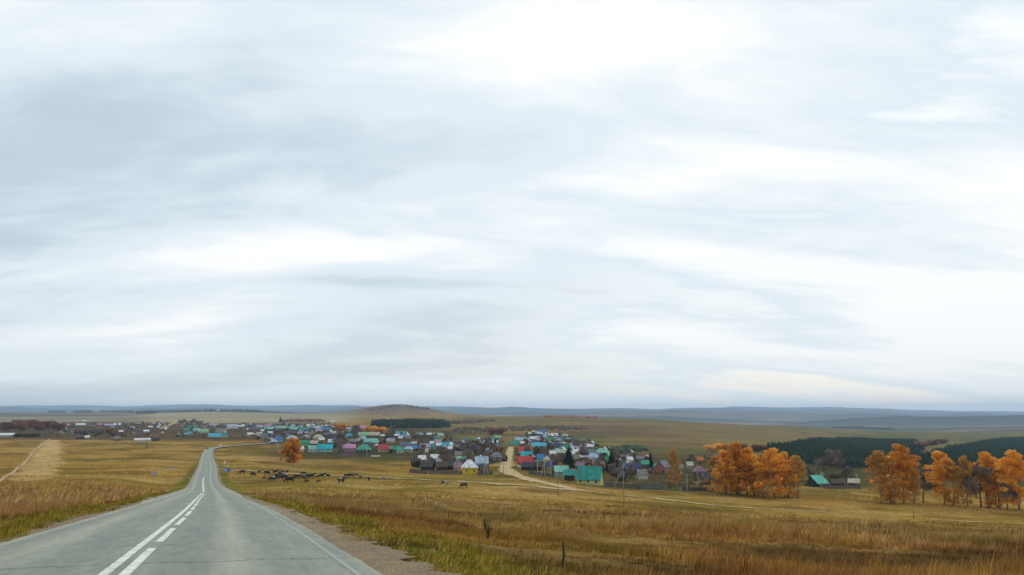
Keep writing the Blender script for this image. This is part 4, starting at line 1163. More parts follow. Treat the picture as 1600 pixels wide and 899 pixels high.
# dead garden growth, weeds and low scrub between the yards: nobody could count it
def clutter(name, area, n, seed, label, pal, hlo, hhi):
    g = np.random.default_rng(seed)
    P = np.array(scatter(n, area, seed)); k = 9
    okc = np.ones(len(P), bool)
    for a, b_, r_ in HOUSE_XY: okc &= (P[:, 0]-a)**2+(P[:, 1]-b_)**2 > (r_*.8)**2
    okc &= np.array([np.min(np.hypot(STREET[:, 0]-q[0], STREET[:, 1]-q[1])) > 6.5 for q in P])
    okc &= fbm(P[:, 0]/14, P[:, 1]/14, seed, 3) > .42
    P = P[okc]; n_ = len(P); z = terrain(P[:, 0], P[:, 1])
    h = hlo+(hhi-hlo)*g.random(n_)**2
    c = np.asarray(pal)[g.integers(0, len(pal), n_)]*(.7+.6*g.random((n_, 1)))
    h, c = np.repeat(h, k), np.repeat(c, k, 0)*(.75+.5*g.random((n_*k, 1)))
    C = np.repeat(np.stack([P[:, 0], P[:, 1], z], 1), k, 0)
    C[:, :2] += g.normal(size=(n_*k, 2))*h[:, None]*.45; C[:, 2] += h*(.1+.8*g.random(n_*k))
    A = g.normal(size=(n_*k, 3)); A /= np.linalg.norm(A, axis=1)[:, None]
    B = np.cross(A, g.normal(size=(n_*k, 3))); B /= np.linalg.norm(B, axis=1)[:, None]
    s_ = (h*.30)[:, None]
    v = np.stack([C-A*s_, C+B*s_*.6, C+A*s_, C-B*s_*.6], 1).reshape(-1, 3)
    me = npmesh(name, v, np.arange(n_*k*4).reshape(-1, 4), np.repeat(c, 4, 0))
    tag(link(name, me, None, M_wood_mass), label, 'scrub', kind='stuff')
YPAL = [(.055,.042,.028), (.085,.065,.042), (.045,.055,.022), (.07,.075,.03), (.12,.085,.05), (.10,.055,.03)]
clutter('garden_scrub', A_LEFT, 7000, 71, 'low dead garden growth between the left village houses', YPAL, .6, 2.6)
clutter('garden_scrub', A_MID, 2400, 72, 'low dead garden growth around the dark barns and yellow house', YPAL, .5, 2.2)
clutter('garden_scrub', A_RIGHT, 5200, 73, 'low dead garden growth between the right village houses', YPAL, .5, 2.4)
clutter('scrub', [(-40, 682), (-40, 664), (100, 660), (270, 661), (290, 682), (180, 685)], 2600, 74, 'brown scrub across the flat beyond the left field', [(.13,.07,.035), (.09,.06,.035), (.16,.09,.05), (.06,.05,.03)], .8, 3.4)
clutter('scrub', [(270, 685), (280, 664), (400, 663), (410, 676), (395, 684)], 1300, 75, 'low scrub around the buildings at the road bend', YPAL, .6, 2.8)
clutter('scrub', [(1045, 764), (1060, 722), (1110, 712), (1340, 735), (1345, 762), (1110, 766)], 1400, 76, 'low brown scrub behind the left birch clump', YPAL+[(.16,.10,.05)], .5, 2.2)
# rust thickets on the far left and dark red trees
for i in range(13):
    u = 2+i*7.4; v = 671.5+2*math.sin(i*1.7)
    o = plant('shrub', RUST, i, u, v, Hpx(u, v, 10+3*math.sin(i*2.3)), None, wide=1.7, stem='stem')
    rank_later(o, 'rust-coloured shrub', 'shrub', 'rust thicket at left', 'in the thicket behind the left barn')
for i in range(9):
    u = 122+i*8.5; v = 678+1.5*math.sin(i*2.1)
    o = plant('shrub', (RUST, GREY)[i % 2], i, u, v, Hpx(u, v, 6+2*math.sin(i*2.3)), None, wide=2.0, stem='stem')
    rank_later(o, 'low brown shrub', 'shrub', 'brown scrub at left', 'in the scrub between left barn and the bend')
for i in range(7):
    u = 281+i*5.6
    o = plant('bare_tree', BARE, i, u, 665, Hpx(u, 665, 9+1.5*math.sin(i*2.0)), None, wide=1.2)
    rank_later(o, 'dark leafless tree', 'tree', 'dark trees left of the white building', 'in the dark row left of the white building')
for i in range(6):
    u = 25+i*6.5
    o = plant('shrub', OLIVE, i, u, 683.5, Hpx(u, 683.5, 5), None, wide=1.6, stem='stem')
    rank_later(o, 'dark green shrub', 'shrub', 'hedge beside the left barn', 'in the hedge right of the white barn')

# ------------------------------------------------------------------ woods seen as one mass
def wood(name, poly, spacing, hgt, col, label, seed, taper=.27, cat='wood', maxn=9000):
    g = np.random.default_rng(seed)
    P = np.array([hit(u, v)[:2] for u, v in poly])
    lo, hi = P.min(0), P.max(0)
    area = abs(sum(P[i][0]*P[(i+1) % len(P)][1]-P[(i+1) % len(P)][0]*P[i][1] for i in range(len(P))))/2
    n_ = int(min(maxn, area/spacing**2)); pts = []
    while len(pts) < n_:
        x = g.uniform(lo[0]-20, hi[0]+20, n_*4); y = g.uniform(lo[1]-20, hi[1]+20, n_*4)
        wq = min(28., .12*math.sqrt(area))
        ok = in_poly(x+(fbm(x/25, y/25, seed+3, 3)-.5)*wq*2, y+(fbm(x/25, y/25, seed+8, 3)-.5)*wq*2, [tuple(p) for p in P]); pts += list(zip(x[ok], y[ok]))
    p = np.array(pts[:n_]); z = terrain(p[:, 0], p[:, 1])
    h = hgt*(.8+.35*g.random(n_)); r_ = h*taper*(.8+.5*g.random(n_))
    v, c = [], []
    K = 6
    a0 = g.random(n_)*6.28
    for tier, (zb, zt, rk) in enumerate(((.05, .62, 1.0), (.38, 1.0, .66))):
        for k in range(K):
            a = a0+tier+2*math.pi*k/K; q = r_*rk*(.75+.5*g.random(n_))
            v.append(np.stack([p[:, 0]+q*np.cos(a), p[:, 1]+q*np.sin(a), z+h*zb*(.7+.6*g.random(n_))], 1))
        v.append(np.stack([p[:, 0]+.05*h*g.normal(size=n_), p[:, 1]+.05*h*g.normal(size=n_), z+h*zt], 1))
    VV = np.stack(v, 1)                       # n, 2*(K+1), 3
    base = np.arange(n_)[:, None]*2*(K+1)
    F_ = []
    for tier in range(2):
        o_ = tier*(K+1)
        for k in range(K): F_.append(np.stack([base[:, 0]+o_+k, base[:, 0]+o_+(k+1) % K, base[:, 0]+o_+K], 1))
    F_ = np.concatenate(F_)
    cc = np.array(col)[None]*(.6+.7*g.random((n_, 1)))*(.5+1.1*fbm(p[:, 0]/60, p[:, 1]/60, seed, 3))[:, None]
    cc = np.repeat(cc, 2*(K+1), 0)
    me = npmesh(name, VV.reshape(-1, 3), F_, cc)
    return tag(link(name, me, None, M_wood_mass), label, cat, kind='stuff')
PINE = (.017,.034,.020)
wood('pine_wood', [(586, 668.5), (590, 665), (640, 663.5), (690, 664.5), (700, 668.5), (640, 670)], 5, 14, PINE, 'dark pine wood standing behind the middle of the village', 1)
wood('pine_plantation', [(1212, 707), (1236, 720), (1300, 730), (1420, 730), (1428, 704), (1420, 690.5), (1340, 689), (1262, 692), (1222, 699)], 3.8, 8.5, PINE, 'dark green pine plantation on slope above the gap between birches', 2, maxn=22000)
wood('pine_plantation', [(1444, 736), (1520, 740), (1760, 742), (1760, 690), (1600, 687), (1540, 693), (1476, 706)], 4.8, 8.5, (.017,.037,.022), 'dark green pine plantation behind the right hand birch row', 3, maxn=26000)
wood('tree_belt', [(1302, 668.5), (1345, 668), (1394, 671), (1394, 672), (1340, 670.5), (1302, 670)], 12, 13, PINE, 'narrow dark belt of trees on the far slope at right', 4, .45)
wood('tree_belt', [(225, 643.8), (330, 643.5), (400, 643.2), (474, 642.6), (474, 643.4), (400, 644.2), (225, 644.8)], 30, 17, PINE, 'long dark tree belt beyond the pale stubble field', 5, .5)
for i, (a, b_, vv_) in enumerate(((78, 100, 644.5), (117, 142, 644.5), (158, 172, 644.3), (176, 188, 644.3), (191, 207, 644.4), (212, 240, 646))):
    wood('tree_belt', [(a, vv_), (b_, vv_), (b_, vv_+.8), (a, vv_+.8)], 32, 20, PINE, f'far dark tree belt on the left skyline, {ordn(i)} from left', 10+i, .5)
wood('scrub_belt', [(850, 652.5), (932, 652.5), (932, 654), (850, 654)], 14, 9, (.24,.11,.04), 'orange scrub along the skyline above the right village', 20, .7)
wood('scrub_belt', [(445, 658), (500, 657), (500, 660), (445, 660)], 11, 7, (.17,.09,.05), 'brown scrub behind the far left village roofs', 21, .7)
wood('scrub_belt', [(600, 661), (700, 661), (770, 657), (770, 659.5), (700, 663.5), (600, 663.5)], 14, 7, (.11,.075,.05), 'brown scrub along the slope behind the pine wood', 22, .8)
wood('scrub_belt', [(710, 671), (830, 667), (910, 668), (910, 673), (830, 673), (720, 679)], 14, 5, (.10,.075,.05), 'dull brown scrub on the slope above the village street', 23, .8)
wood('scrub_belt', [(575, 641), (610, 636.5), (640, 636.2), (672, 640), (672, 642), (640, 638), (610, 638.3), (580, 642.5)], 26, 11, (.10,.07,.055), 'bare brown scrub on top of the far brown hill', 24, .7)
wood('scrub_belt', [(950, 702), (1010, 699), (1010, 706), (960, 708)], 8, 5, (.07,.09,.045), 'grey green scrub on the slope right of the pale mint houses', 25, .7)

# ------------------------------------------------------------------ cattle
print('cattle')
def skin_mesh(name, verts, edges, radii, root=0, sub=1):
    me = bpy.data.meshes.new(name+'_skeleton')
    me.from_pydata(verts, edges, [])
    ob = bpy.data.objects.new(name+'_skeleton', me); COL.objects.link(ob)
    ob.modifiers.new('skin', 'SKIN')
    sv = me.skin_vertices[0].data
    for i, r_ in enumerate(radii):
        sv[i].radius = (r_ if isinstance(r_, tuple) else (r_, r_)); sv[i].use_root = (i == root)
    s_ = ob.modifiers.new('sub', 'SUBSURF'); s_.levels = sub; s_.render_levels = sub
    dg = bpy.context.evaluated_depsgraph_get(); dg.update()
    out = bpy.data.meshes.new_from_object(ob.evaluated_get(dg))
    out.name = name
    bpy.data.objects.remove(ob); bpy.data.meshes.remove(me)
    out.polygons.foreach_set('use_smooth', np.ones(len(out.polygons), bool))
    return out
def cow_mesh(name, pose):
    V_, E, Rr = [], [], []
    def add(p, r_, frm=None):
        V_.append(p); Rr.append(r_)
        if frm is not None: E.append((frm, len(V_)-1))
        return len(V_)-1
    # nose towards +x
    hip = add((-.55, 0, 1.02), (.31, .36)); mid = add((-.05, 0, .95), (.37, .44), hip); ch = add((.42, 0, .98), (.32, .40), mid)
    rump = add((-.80, 0, 1.10), (.19, .22), hip)
    t1 = add((-.93, 0, 1.05), .05, rump); t2 = add((-.99, 0, .72), .03, t1); add((-1.0, 0, .45), .05, t2)
    if pose == 'graze':
        n1_ = add((.74, 0, .92), (.15, .21), ch); hd = add((.98, 0, .58), (.115, .13), n1_); mz = add((1.12, 0, .26), (.085, .09), hd); add((1.15, 0, .13), (.07, .07), mz)
        earz = (.98, .62)
    else:
        n1_ = add((.72, 0, 1.22), (.15, .20), ch); hd = add((.98, 0, 1.42), (.12, .13), n1_); mz = add((1.24, 0, 1.30), (.09, .09), hd); add((1.36, 0, 1.24), (.075, .075), mz)
        earz = (.94, 1.50)
    for s_ in (-1, 1):
        add((earz[0]-.04, .24*s_, earz[1]+.02), .035, hd)
    for s_ in (-1, 1):
        sw = .10*s_ if pose == 'graze' else -.06*s_
        sh = add((.44, .17*s_, .82), (.13, .14), ch); kn = add((.46+sw, .17*s_, .46), .062, sh); an = add((.45+sw*1.4, .17*s_, .12), .045, kn); add((.49+sw*1.5, .17*s_, .0), .06, an)
        th = add((-.60, .18*s_, .82), (.16, .17), hip); sf = add((-.50-sw, .18*s_, .62), .09, th); hk = add((-.74-sw, .18*s_, .42), .058, sf); fl = add((-.68-sw, .18*s_, .12), .045, hk); add((-.64-sw, .18*s_, .0), .06, fl)
    return skin_mesh(name, V_, E, Rr, 0, 1)
def hide_mat(name, base, patch, th):
    m, n, l, b, o = new_mat(name)
    g = n.new('ShaderNodeTexCoord'); oi = n.new('ShaderNodeObjectInfo')
    mp = n.new('ShaderNodeVectorMath'); mp.operation = 'ADD'
    cx_ = n.new('ShaderNodeCombineXYZ')
    for i in range(3): l.new(fmath(n, l, 'MULTIPLY', oi.outputs['Random'], 37.0+11*i), cx_.inputs[i])
    l.new(g.outputs['Object'], mp.inputs[0]); l.new(cx_.outputs[0], mp.inputs[1])
    f = tnoise(n, l, mp.outputs[0], 1.5, 2, .5)
    col = mixn(n, l, mrange(n, l, f, th, th+.03, 0, 1), base, patch)
    l.new(col, b.inputs['Base Color']); b.inputs['Roughness'].default_value = .75
    return m
HIDE = {'black': hide_mat('black_hide', (.010,.009,.009), (.02,.015,.012), .6),
        'pied': hide_mat('black_and_white_hide', (.011,.010,.010), (.52,.50,.46), .56),
        'brown': hide_mat('brown_hide', (.055,.024,.012), (.08,.04,.02), .55),
        'cream': hide_mat('cream_and_brown_hide', (.46,.38,.28), (.12,.06,.03), .58)}
COW = {(p, k): None for p in ('graze', 'stand') for k in HIDE}
base = {p: cow_mesh('cow', p) for p in ('graze', 'stand')}
for (p, k) in list(COW):
    m_ = base[p].copy(); m_.materials.clear(); m_.materials.append(HIDE[k]); COW[(p, k)] = m_
herd = [  # u, v of the feet, kind, pose, facing (deg), size, label
 (378, 741.5, 'black', 'graze', 200, 1, 'black cow grazing nearest the blue road sign, leftmost of the herd'),
 (395, 745, 'black', 'graze', -20, 1, 'black cow grazing, second from the left end of the herd'),
 (405, 740.5, 'brown', 'graze', 150, .8, 'small brown cow standing on the dirt road left of the dense group'),
 (417, 742.5, 'black', 'graze', 10, 1, 'black cow at the dirt road just left of the dense group'),
 (413, 749, 'brown', 'graze', 160, .6, 'brown calf lying low left of the dense group'),
 (424, 752, 'black', 'graze', 190, .9, 'black cow at lower left corner of the dense group, left of two'),
 (429, 752.5, 'pied', 'stand', 20, 1, 'dark cow at lower left corner of the dense group, right of two'),
 (430, 741, 'black', 'stand', 0, 1, 'black cow at the upper left corner of the dense group'),
 (432, 749.5, 'black', 'graze', 170, 1.1, 'big black cow in the middle left of the dense group'),
 (437.5, 750, 'black', 'stand', 185, 1.1, 'big black cow in the very centre of the dense group'),
 (444, 749.5, 'black', 'graze', 10, 1.1, 'black cow at the lower right of the dense group'),
 (438, 744, 'pied', 'stand', 160, 1, 'black and white cow in the upper middle of the dense group'),
 (442, 741.5, 'black', 'graze', 20, 1, 'black cow at the top of the dense group beside a pied one'),
 (446.5, 742, 'pied', 'stand', 10, 1, 'black and white cow at the upper right of the dense group'),
 (446, 745, 'cream', 'graze', -30, .9, 'pale cow at the right side of the dense group'),
 (452.5, 755.5, 'black', 'graze', 190, 1.2, 'black cow grazing alone below the dense group, nearest to the camera'),
 (463.5, 749, 'black', 'graze', 175, 1.1, 'black cow at the left of the second group'),
 (467.5, 748, 'brown', 'graze', -10, 1, 'brown cow touching the black one at the left of the second group'),
 (471, 742.5, 'pied', 'stand', 90, .9, 'black and white cow at the back of the second group, left'),
 (475, 743, 'black', 'graze', 0, .9, 'black cow at the back of the second group, right'),
 (474.5, 749, 'black', 'graze', 90, .9, 'black cow seen end on in the middle of the second group'),
 (477.5, 750.5, 'brown', 'stand', 60, .6, 'brown calf in front of the second group'),
 (482, 748, 'black', 'graze', 165, 1.1, 'black cow at the right of the second group, left of two'),
 (486.5, 748.5, 'black', 'stand', 10, 1.2, 'large black cow with raised head at right end of the second group'),
 (478.5, 755, 'brown', 'graze', 180, .6, 'small brown calf lowest below the second group'),
 (497, 748, 'brown', 'graze', 180, .9, 'brown cow left of a dark one in the third group'),
 (503, 747.5, 'black', 'stand', 30, 1.1, 'dark cow with raised head in the third group'),
 (512, 746.5, 'black', 'graze', -15, .9, 'black cow at the right of the third group'),
 (497.6, 755, 'brown', 'graze', 170, .6, 'tiny brown calf below the third group'),
 (533.5, 757, 'pied', 'stand', 35, 1.1, 'black and white cow standing alone in the middle of the pasture'),
 (542, 746.5, 'black', 'graze', 180, 1, 'black cow, left of two in line at the dirt road'),
 (548, 746.5, 'black', 'graze', 0, 1, 'black cow, right of two in line at the dirt road'),
 (556, 745, 'brown', 'graze', 10, .8, 'brown cow on the dirt road right of two black ones'),
 (563, 748, 'black', 'graze', 80, .8, 'small black cow on the dirt road seen end on'),
 (576.5, 752, 'black', 'graze', 95, 1, 'black cow seen end on below the dirt road'),
 (600.5, 750, 'cream', 'graze', 160, 1, 'cream and brown cow on the dirt road right of the herd'),
 (694, 759, 'pied', 'graze', 15, .9, 'black and white cow grazing far right of the herd'),
 (725, 763.5, 'brown', 'graze', 170, 1, 'dark brown cow at the right end of the pasture herd'),
]
for u, v, k, p, a, s_, lab in herd:
    x, y, z = hit(u, v)
    o = link('cow', COW[(p, k)])
    o.location = (x, y, z+.0); o.rotation_euler = (0, 0, R(a)); o.scale = (s_*1.08,)*3
    tag(o, lab, 'cow', 'cattle grazing in the pasture')

# ------------------------------------------------------------------ poles, signs, car, small things
print('poles, signs')
conc = paint((.42,.40,.35), .85, .2, 1.2, name='concrete')
old_wood = paint((.16,.12,.085), .9, .35, 2, name='old_wood')
steel = paint((.36,.38,.38), .45, .15, 2, .5, name='galvanised_steel')
porcelain = paint((.7,.72,.72), .2, .1, 4, .5, name='porcelain')
def pole(u, v, hm, label, mat=conc, strut=None, arm=True, lean=0.0, rad=.13, lamp=False):
    x, y, z = hit(u, v)
    root = empty('utility_pole', (x, y, z), -math.atan2(x, y))
    MB().tube([(0, 0, -.5), (0, 0, hm*.5), (0, 0, hm)], [rad, rad*.85, rad*.65], 8).build('pole', mat, root, True)
    if strut:
        MB().tube([(strut, -.3, -.5), (strut*.04, 0, hm*.88)], [rad*.95, rad*.75], 8).build('strut', mat, root, True)
    if arm:
        cr_ = MB().box(-.75, .75, -.16, -.04, hm-.55, hm-.43).build('crossarm', steel if mat is conc else old_wood, root)
        for ax in (-.65, 0.0, .65):
            MB().tube([(ax, -.1, hm-.43 if ax else hm-.43), (ax, -.1, hm-.22)], [.05, .035], 6).build('insulator', porcelain, cr_)
    if lamp:
        a_ = MB().tube([(0, 0, hm-.1), (-.5, 0, hm+.25), (-1.5, 0, hm+.35)], .04, 6).build('lamp_arm', steel, root)
        MB().box(-2.1, -1.4, -.14, .14, hm+.26, hm+.42).build('lamp_head', paint((.6,.6,.58), .4, .1, 2, name='lamp_housing'), a_)
    tag(root, label, 'pole', 'utility poles')
pole(975, 789, 8.0, 'pale concrete pole with a leaning strut in the pasture, nearest pole', strut=-4.2, rad=.085, mat=paint((.27,.235,.17), .9, .3, 2, name='weathered_pole'))
pole(1074, 769, 6.0, 'concrete lamp post left of the left birch clump', lamp=True, arm=False)
pole(433, 707, 7.5, 'pale concrete pole with strut left of the lone orange tree', strut=1.6, rad=.2)
pole(717, 742, 7.0, 'concrete pole just left of the yellow house')
pole(757, 745, 8.5, 'concrete pole with strut right of the yellow house', strut=1.8)
pole(628, 733, 6.0, 'pole in the pasture left of the dark barns', old_wood)
pole(787, 741, 5.0, 'short dark wooden pole left of the dirt street', old_wood)
pole(840, 746, 7.0, 'concrete pole below the azure roofed house')
pole(851, 747, 7.0, 'concrete pole with strut right of the lower red roof', strut=-2.0)
pole(861, 747, 7.5, 'concrete pole left of the mint roofed shed')
pole(870, 750, 4.5, 'short pale pole in front of the mint roofed shed', arm=False)
pole(881, 752, 4.5, 'short pale pole at the corner of the teal annex', arm=False)
pole(573, 718, 7.0, 'pole at the pasture edge below the jade hipped house')
pole(512, 716, 6.5, 'dark wooden pole at the pasture edge below the bright turquoise roof', old_wood)
pole(229, 701, 7.0, 'dark wooden pole on the far side of the left field', paint((.04,.03,.024), .9, .3, 2, name='tarred_wood'), rad=.22)
pole(1286, 763, 6.5, 'pale pole beside the low turquoise roofed house')
pole(1340, 764, 6.5, 'pale pole by the shed left of the right hand birch row')
pole(962, 744, 6.5, 'wooden pole behind the fence right of the large teal house', old_wood)
pole(872, 775, 4.0, 'thin wooden pole beside the dirt road below the teal annex', old_wood, arm=False, rad=.08)
pole(1428, 810, 1.6, 'short dark wooden stake at the field edge below the right hand birches', old_wood, arm=False, rad=.1)

blue_m = paint(lin(44,84,170), .4, .1, 3, .5, name='blue_sign_sheet')
blue2_m = paint(lin(96,130,190), .4, .1, 3, .5, name='light_blue_sign_sheet')
whites = paint((.74,.74,.72), .4, .1, 3, .5, name='white_sign_sheet')
grey_m = paint((.33,.36,.37), .5, .2, 2, .5, name='grey_sheet_back')
def face(x, y): return -math.atan2(x, y)
# grey back of a large sign on the left verge
x, y, z = hit(239.5, 757)
r_ = empty('road_sign', (x, y, z), face(x, y)+.15)
MB().tube([(0, 0, -.4), (0, 0, 3.1)], .06, 8).build('post', paint((.40,.27,.20), .7, .3, 2, name='rusty_post'), r_, True)
bd = MB().box(-.55, .02, -.10, -.07, 2.05, 3.05).build('board', grey_m, r_)
bd2 = MB().box(.05, .62, -.10, -.07, 2.1, 3.15).build('board', paint((.38,.36,.38), .5, .2, 2, name='grey_sheet_back_light'), r_)
MB().box(-.5, .57, -.068, -.04, 2.3, 2.36).build('rail', steel, r_)
MB().box(-.5, .57, -.068, -.04, 2.8, 2.86).build('rail', steel, r_)
tag(r_, 'road sign on a post seen from its grey back, left verge', 'sign')
x, y, z = hit(260, 759)
r_ = empty('direction_sign', (x, y, z), face(x, y)+.3)
MB().tube([(0, 0, -.4), (0, 0, 1.95)], .05, 8).build('post', paint((.36,.33,.22), .7, .3, 2, name='old_post'), r_, True)
MB().box(-1.25, .35, -.09, -.055, 1.72, 1.92).build('board', paint((.30,.27,.18), .6, .3, 2, name='old_board'), r_)
tag(r_, 'low post with a narrow horizontal board, right of the grey road sign', 'sign')
for i, (u, v) in enumerate(((264, 733.2), (269, 733.2), (274, 733.4))):
    x, y, z = hit(u, v)
    mb = MB().box(-.55, .55, -.4, .4, -.15, .42)
    o = mb.build('concrete_block', conc); o.location = (x, y, z); o.rotation_euler = (0, 0, face(x, y)+.1*i)
    bm = bmesh.new(); bm.from_mesh(o.data); bmesh.ops.bevel(bm, geom=bm.edges[:], offset=.05, segments=2, affect='EDGES'); bm.to_mesh(o.data); bm.free()
    tag(o, ('leftmost', 'middle', 'rightmost')[i] + ' of three pale concrete blocks in the grass by the left verge', 'block', 'concrete blocks')
# blue information sign at the junction
x, y, z = hit(354.5, 741.5)
r_ = empty('information_sign', (x, y, z), face(x, y)-.1)
for sx in (-.62, .62): MB().tube([(sx, 0, -.4), (sx, 0, 2.0)], .05, 8).build('post', steel, r_, True)
b1 = MB().box(-.95, -.02, -.10, -.06, .85, 2.0).build('board', blue2_m, r_)
b2 = MB().box(.02, 1.0, -.10, -.06, .95, 2.1).build('board', blue_m, r_)
MB().box(-.72, -.25, -.112, -.102, 1.2, 1.65).build('symbol', whites, b1)
MB().box(.3, .72, -.112, -.102, 1.7, 1.78).build('symbol', whites, b2)
MB().box(.3, .72, -.112, -.102, 1.35, 1.43).build('symbol', whites, b2)
tag(r_, 'blue information sign of two boards at the dirt road junction', 'sign')
# round plates seen from behind
for u, v, hm, rr, lab in ((350.5, 731.5, 2.7, .42, 'round pale sign on a post right of the main road'), (344.5, 703, 4.8, .75, 'far round pale sign at the outer side of the road bend')):
    x, y, z = hit(u, v)
    r_ = empty('round_sign', (x, y, z), face(x, y))
    MB().tube([(0, 0, -.4), (0, 0, hm)], .045, 8).build('post', steel, r_, True)
    MB().disc((0, -.08, hm-rr), rr, .03, 20).build('plate', whites, r_)
    MB().box(-.12, .12, -.06, -.03, hm-rr-.2, hm-rr+.2).build('bracket', steel, r_)
    tag(r_, lab, 'sign', 'round road signs')
# small dark car coming up the road
xx = 640.0
x, y = float(roadX(xx))-1.5, xx
z = float(roadZ(xx))+.29
hd = math.atan2(float(roadX(xx+5)-roadX(xx-5)), 10)
r_ = empty('car', (x, y, z), -hd)
carp = paint((.02,.022,.026), .25, .1, 1, .6, name='dark_car_paint')
prof = [(-2.15,.35),(-2.15,.72),(-1.95,.86),(-1.0,.94),(-.35,1.42),(1.1,1.44),(1.85,1.0),(2.1,.92),(2.15,.4)]
mb = MB(); k = len(prof)
vv = [(sx*(.86 if zz < 1.2 else .68), yy, zz) for sx in (-1, 1) for yy, zz in prof]
mb.add(vv, [tuple(range(k)), tuple(range(2*k-1, k-1, -1))]+[(i, k+i, k+(i+1) % k, (i+1) % k) for i in range(k)])
body = mb.build('body', carp, r_)
MB().add([(-.66,-.98,.97),(.66,-.98,.97),(.58,-.42,1.36),(-.58,-.42,1.36),(-.66,-1.0,.99),(.66,-1.0,.99),(.58,-.44,1.38),(-.58,-.44,1.38)], [(0,1,2,3),(7,6,5,4),(0,4,5,1),(1,5,6,2),(2,6,7,3),(3,7,4,0)]).build('windscreen', glass, r_)
for sx in (-1, 1):
    MB().box(sx*.62-.17, sx*.62+.17, -2.19, -2.14, .62, .78).build('headlight', whites, r_)
    for yy in (-1.35, 1.35):
        w_ = MB().disc((sx*.78, yy, .32), .32, .2, 14, 'x').build('wheel', paint((.015,.015,.015), .8, .1, 2, name='tyre'), r_)
        MB().disc((sx*.885, yy, .32), .18, .02, 10, 'x').build('rim', steel, w_)
tag(r_, 'small dark car on the main road at the far bend', 'car')

# ------------------------------------------------------------------ grass
print('grass')
def blades(name, x, y, h, w, col, label, tips=None, nseg=2, seed=0, cat='grass', fan=1, spread=.06):
    g = np.random.default_rng(seed)
    if fan > 1:
        x = np.repeat(x, fan)+g.normal(size=len(x)*fan)*spread; y = np.repeat(y, fan)+g.normal(size=len(y)*fan)*spread
        col = col*(.50+1.0*g.random((len(col), 1)))
        h = h*(.6+.9*g.random(len(h))**2)
        h = np.repeat(h, fan)*(.55+.6*g.random(len(h)*fan)); w = np.repeat(w, fan)
        col = np.repeat(col, fan, 0)*(.78+.44*g.random((len(col)*fan, 1)))
    n_ = len(x); z = terrain(x, y)-.02
    a = g.random(n_)*2*math.pi
    # blade width is set across a random bearing; wind bends all a little to the right
    bx, by = np.cos(a), np.sin(a)
    lean = h*(.15+.55*g.random(n_)); la = g.normal(size=n_)*1.0+.2
    lx, ly = np.cos(la)*lean, np.sin(la)*lean
    c0 = np.stack([x, y, z], 1)
    Wv = np.stack([bx*w/2, by*w/2, 0*w], 1)
    top = c0+np.stack([lx, ly, h], 1)
    if nseg == 2:
        mid = c0+np.stack([lx*.32, ly*.32, h*.55], 1)
        v = np.stack([c0-Wv, c0+Wv, mid+Wv*.8, mid-Wv*.8, top], 1)
        b5 = np.arange(n_)[:, None]*5
        f = np.concatenate([b5+np.array([0, 1, 2]), b5+np.array([0, 2, 3]), b5+np.array([3, 2, 4])])
        m_ = 5
        shade = np.array([.85, .85, 1.0, 1.0, 1.1])
    else:
        v = np.stack([c0-Wv, c0+Wv, top+Wv*.12, top-Wv*.12], 1)
        b4 = np.arange(n_)[:, None]*4
        f = np.concatenate([b4+np.array([0, 1, 2]), b4+np.array([0, 2, 3])]); m_ = 4
        shade = np.array([1, 1, 1, 1.])
    cc = np.repeat(col[:, None, :], m_, 1)
    if tips is not None and nseg == 2:
        cc[:, 4, :] = cc[:, 4, :]*.55+np.asarray(tips)*.45
    me = npmesh(name, v.reshape(-1, 3), f, cc.reshape(-1, 3))
    return tag(link(name, me, None, M_grass), label, cat, kind='stuff')

def area_pts(n, ylo, yhi, xlo_off, xhi_off, seed, power=1.0):
    """points beside the road; offsets from the road's own edge, negative = left side"""
    g = np.random.default_rng(seed)
    y = ylo+(yhi-ylo)*g.random(n)**power
    off = xlo_off+(xhi_off-xlo_off)*g.random(n)
    x = roadX(y)+off/.937
    return x, y, off
def view_pts(n, dlo, dhi, ulo, uhi, seed, k=1.0):
    """points over the field with density falling with distance"""
    g = np.random.default_rng(seed)
    t = g.random(n)
    d = (dlo**(-k)+(dhi**(-k)-dlo**(-k))*t)**(-1/k)
    u = g.uniform(ulo, uhi, n)
    return (u-CX)/F_PX*d*_cp, d
DRY = np.array([(.52,.325,.105), (.42,.235,.065), (.62,.43,.18), (.24,.115,.032), (.48,.34,.075)])
RED = np.array([(.40,.215,.070), (.32,.155,.045), (.47,.29,.11), (.20,.095,.030)])
GRN = np.array((.98,.86,1.1))*np.array([(.27,.235,.022), (.38,.32,.035), (.17,.155,.020), (.42,.31,.06), (.11,.105,.018)])
def pick(pal, x, y, seed, scale=6.0):
    g = np.random.default_rng(seed)
    t = np.clip((fbm(x/scale, y/scale, seed, 3)-.25)*2*len(pal)*.9+g.normal(size=len(x))*.9, 0, len(pal)-1e-3)
    c = pal[t.astype(int)]
    return c*(.8+.4*g.random((len(x), 1)))
def edge_wob(x, y): return (fbm(x/1.7, y/1.7, 41, 3)-.5)*1.0+(fbm(x/6.0, y/6.0, 43, 2)-.5)*1.2

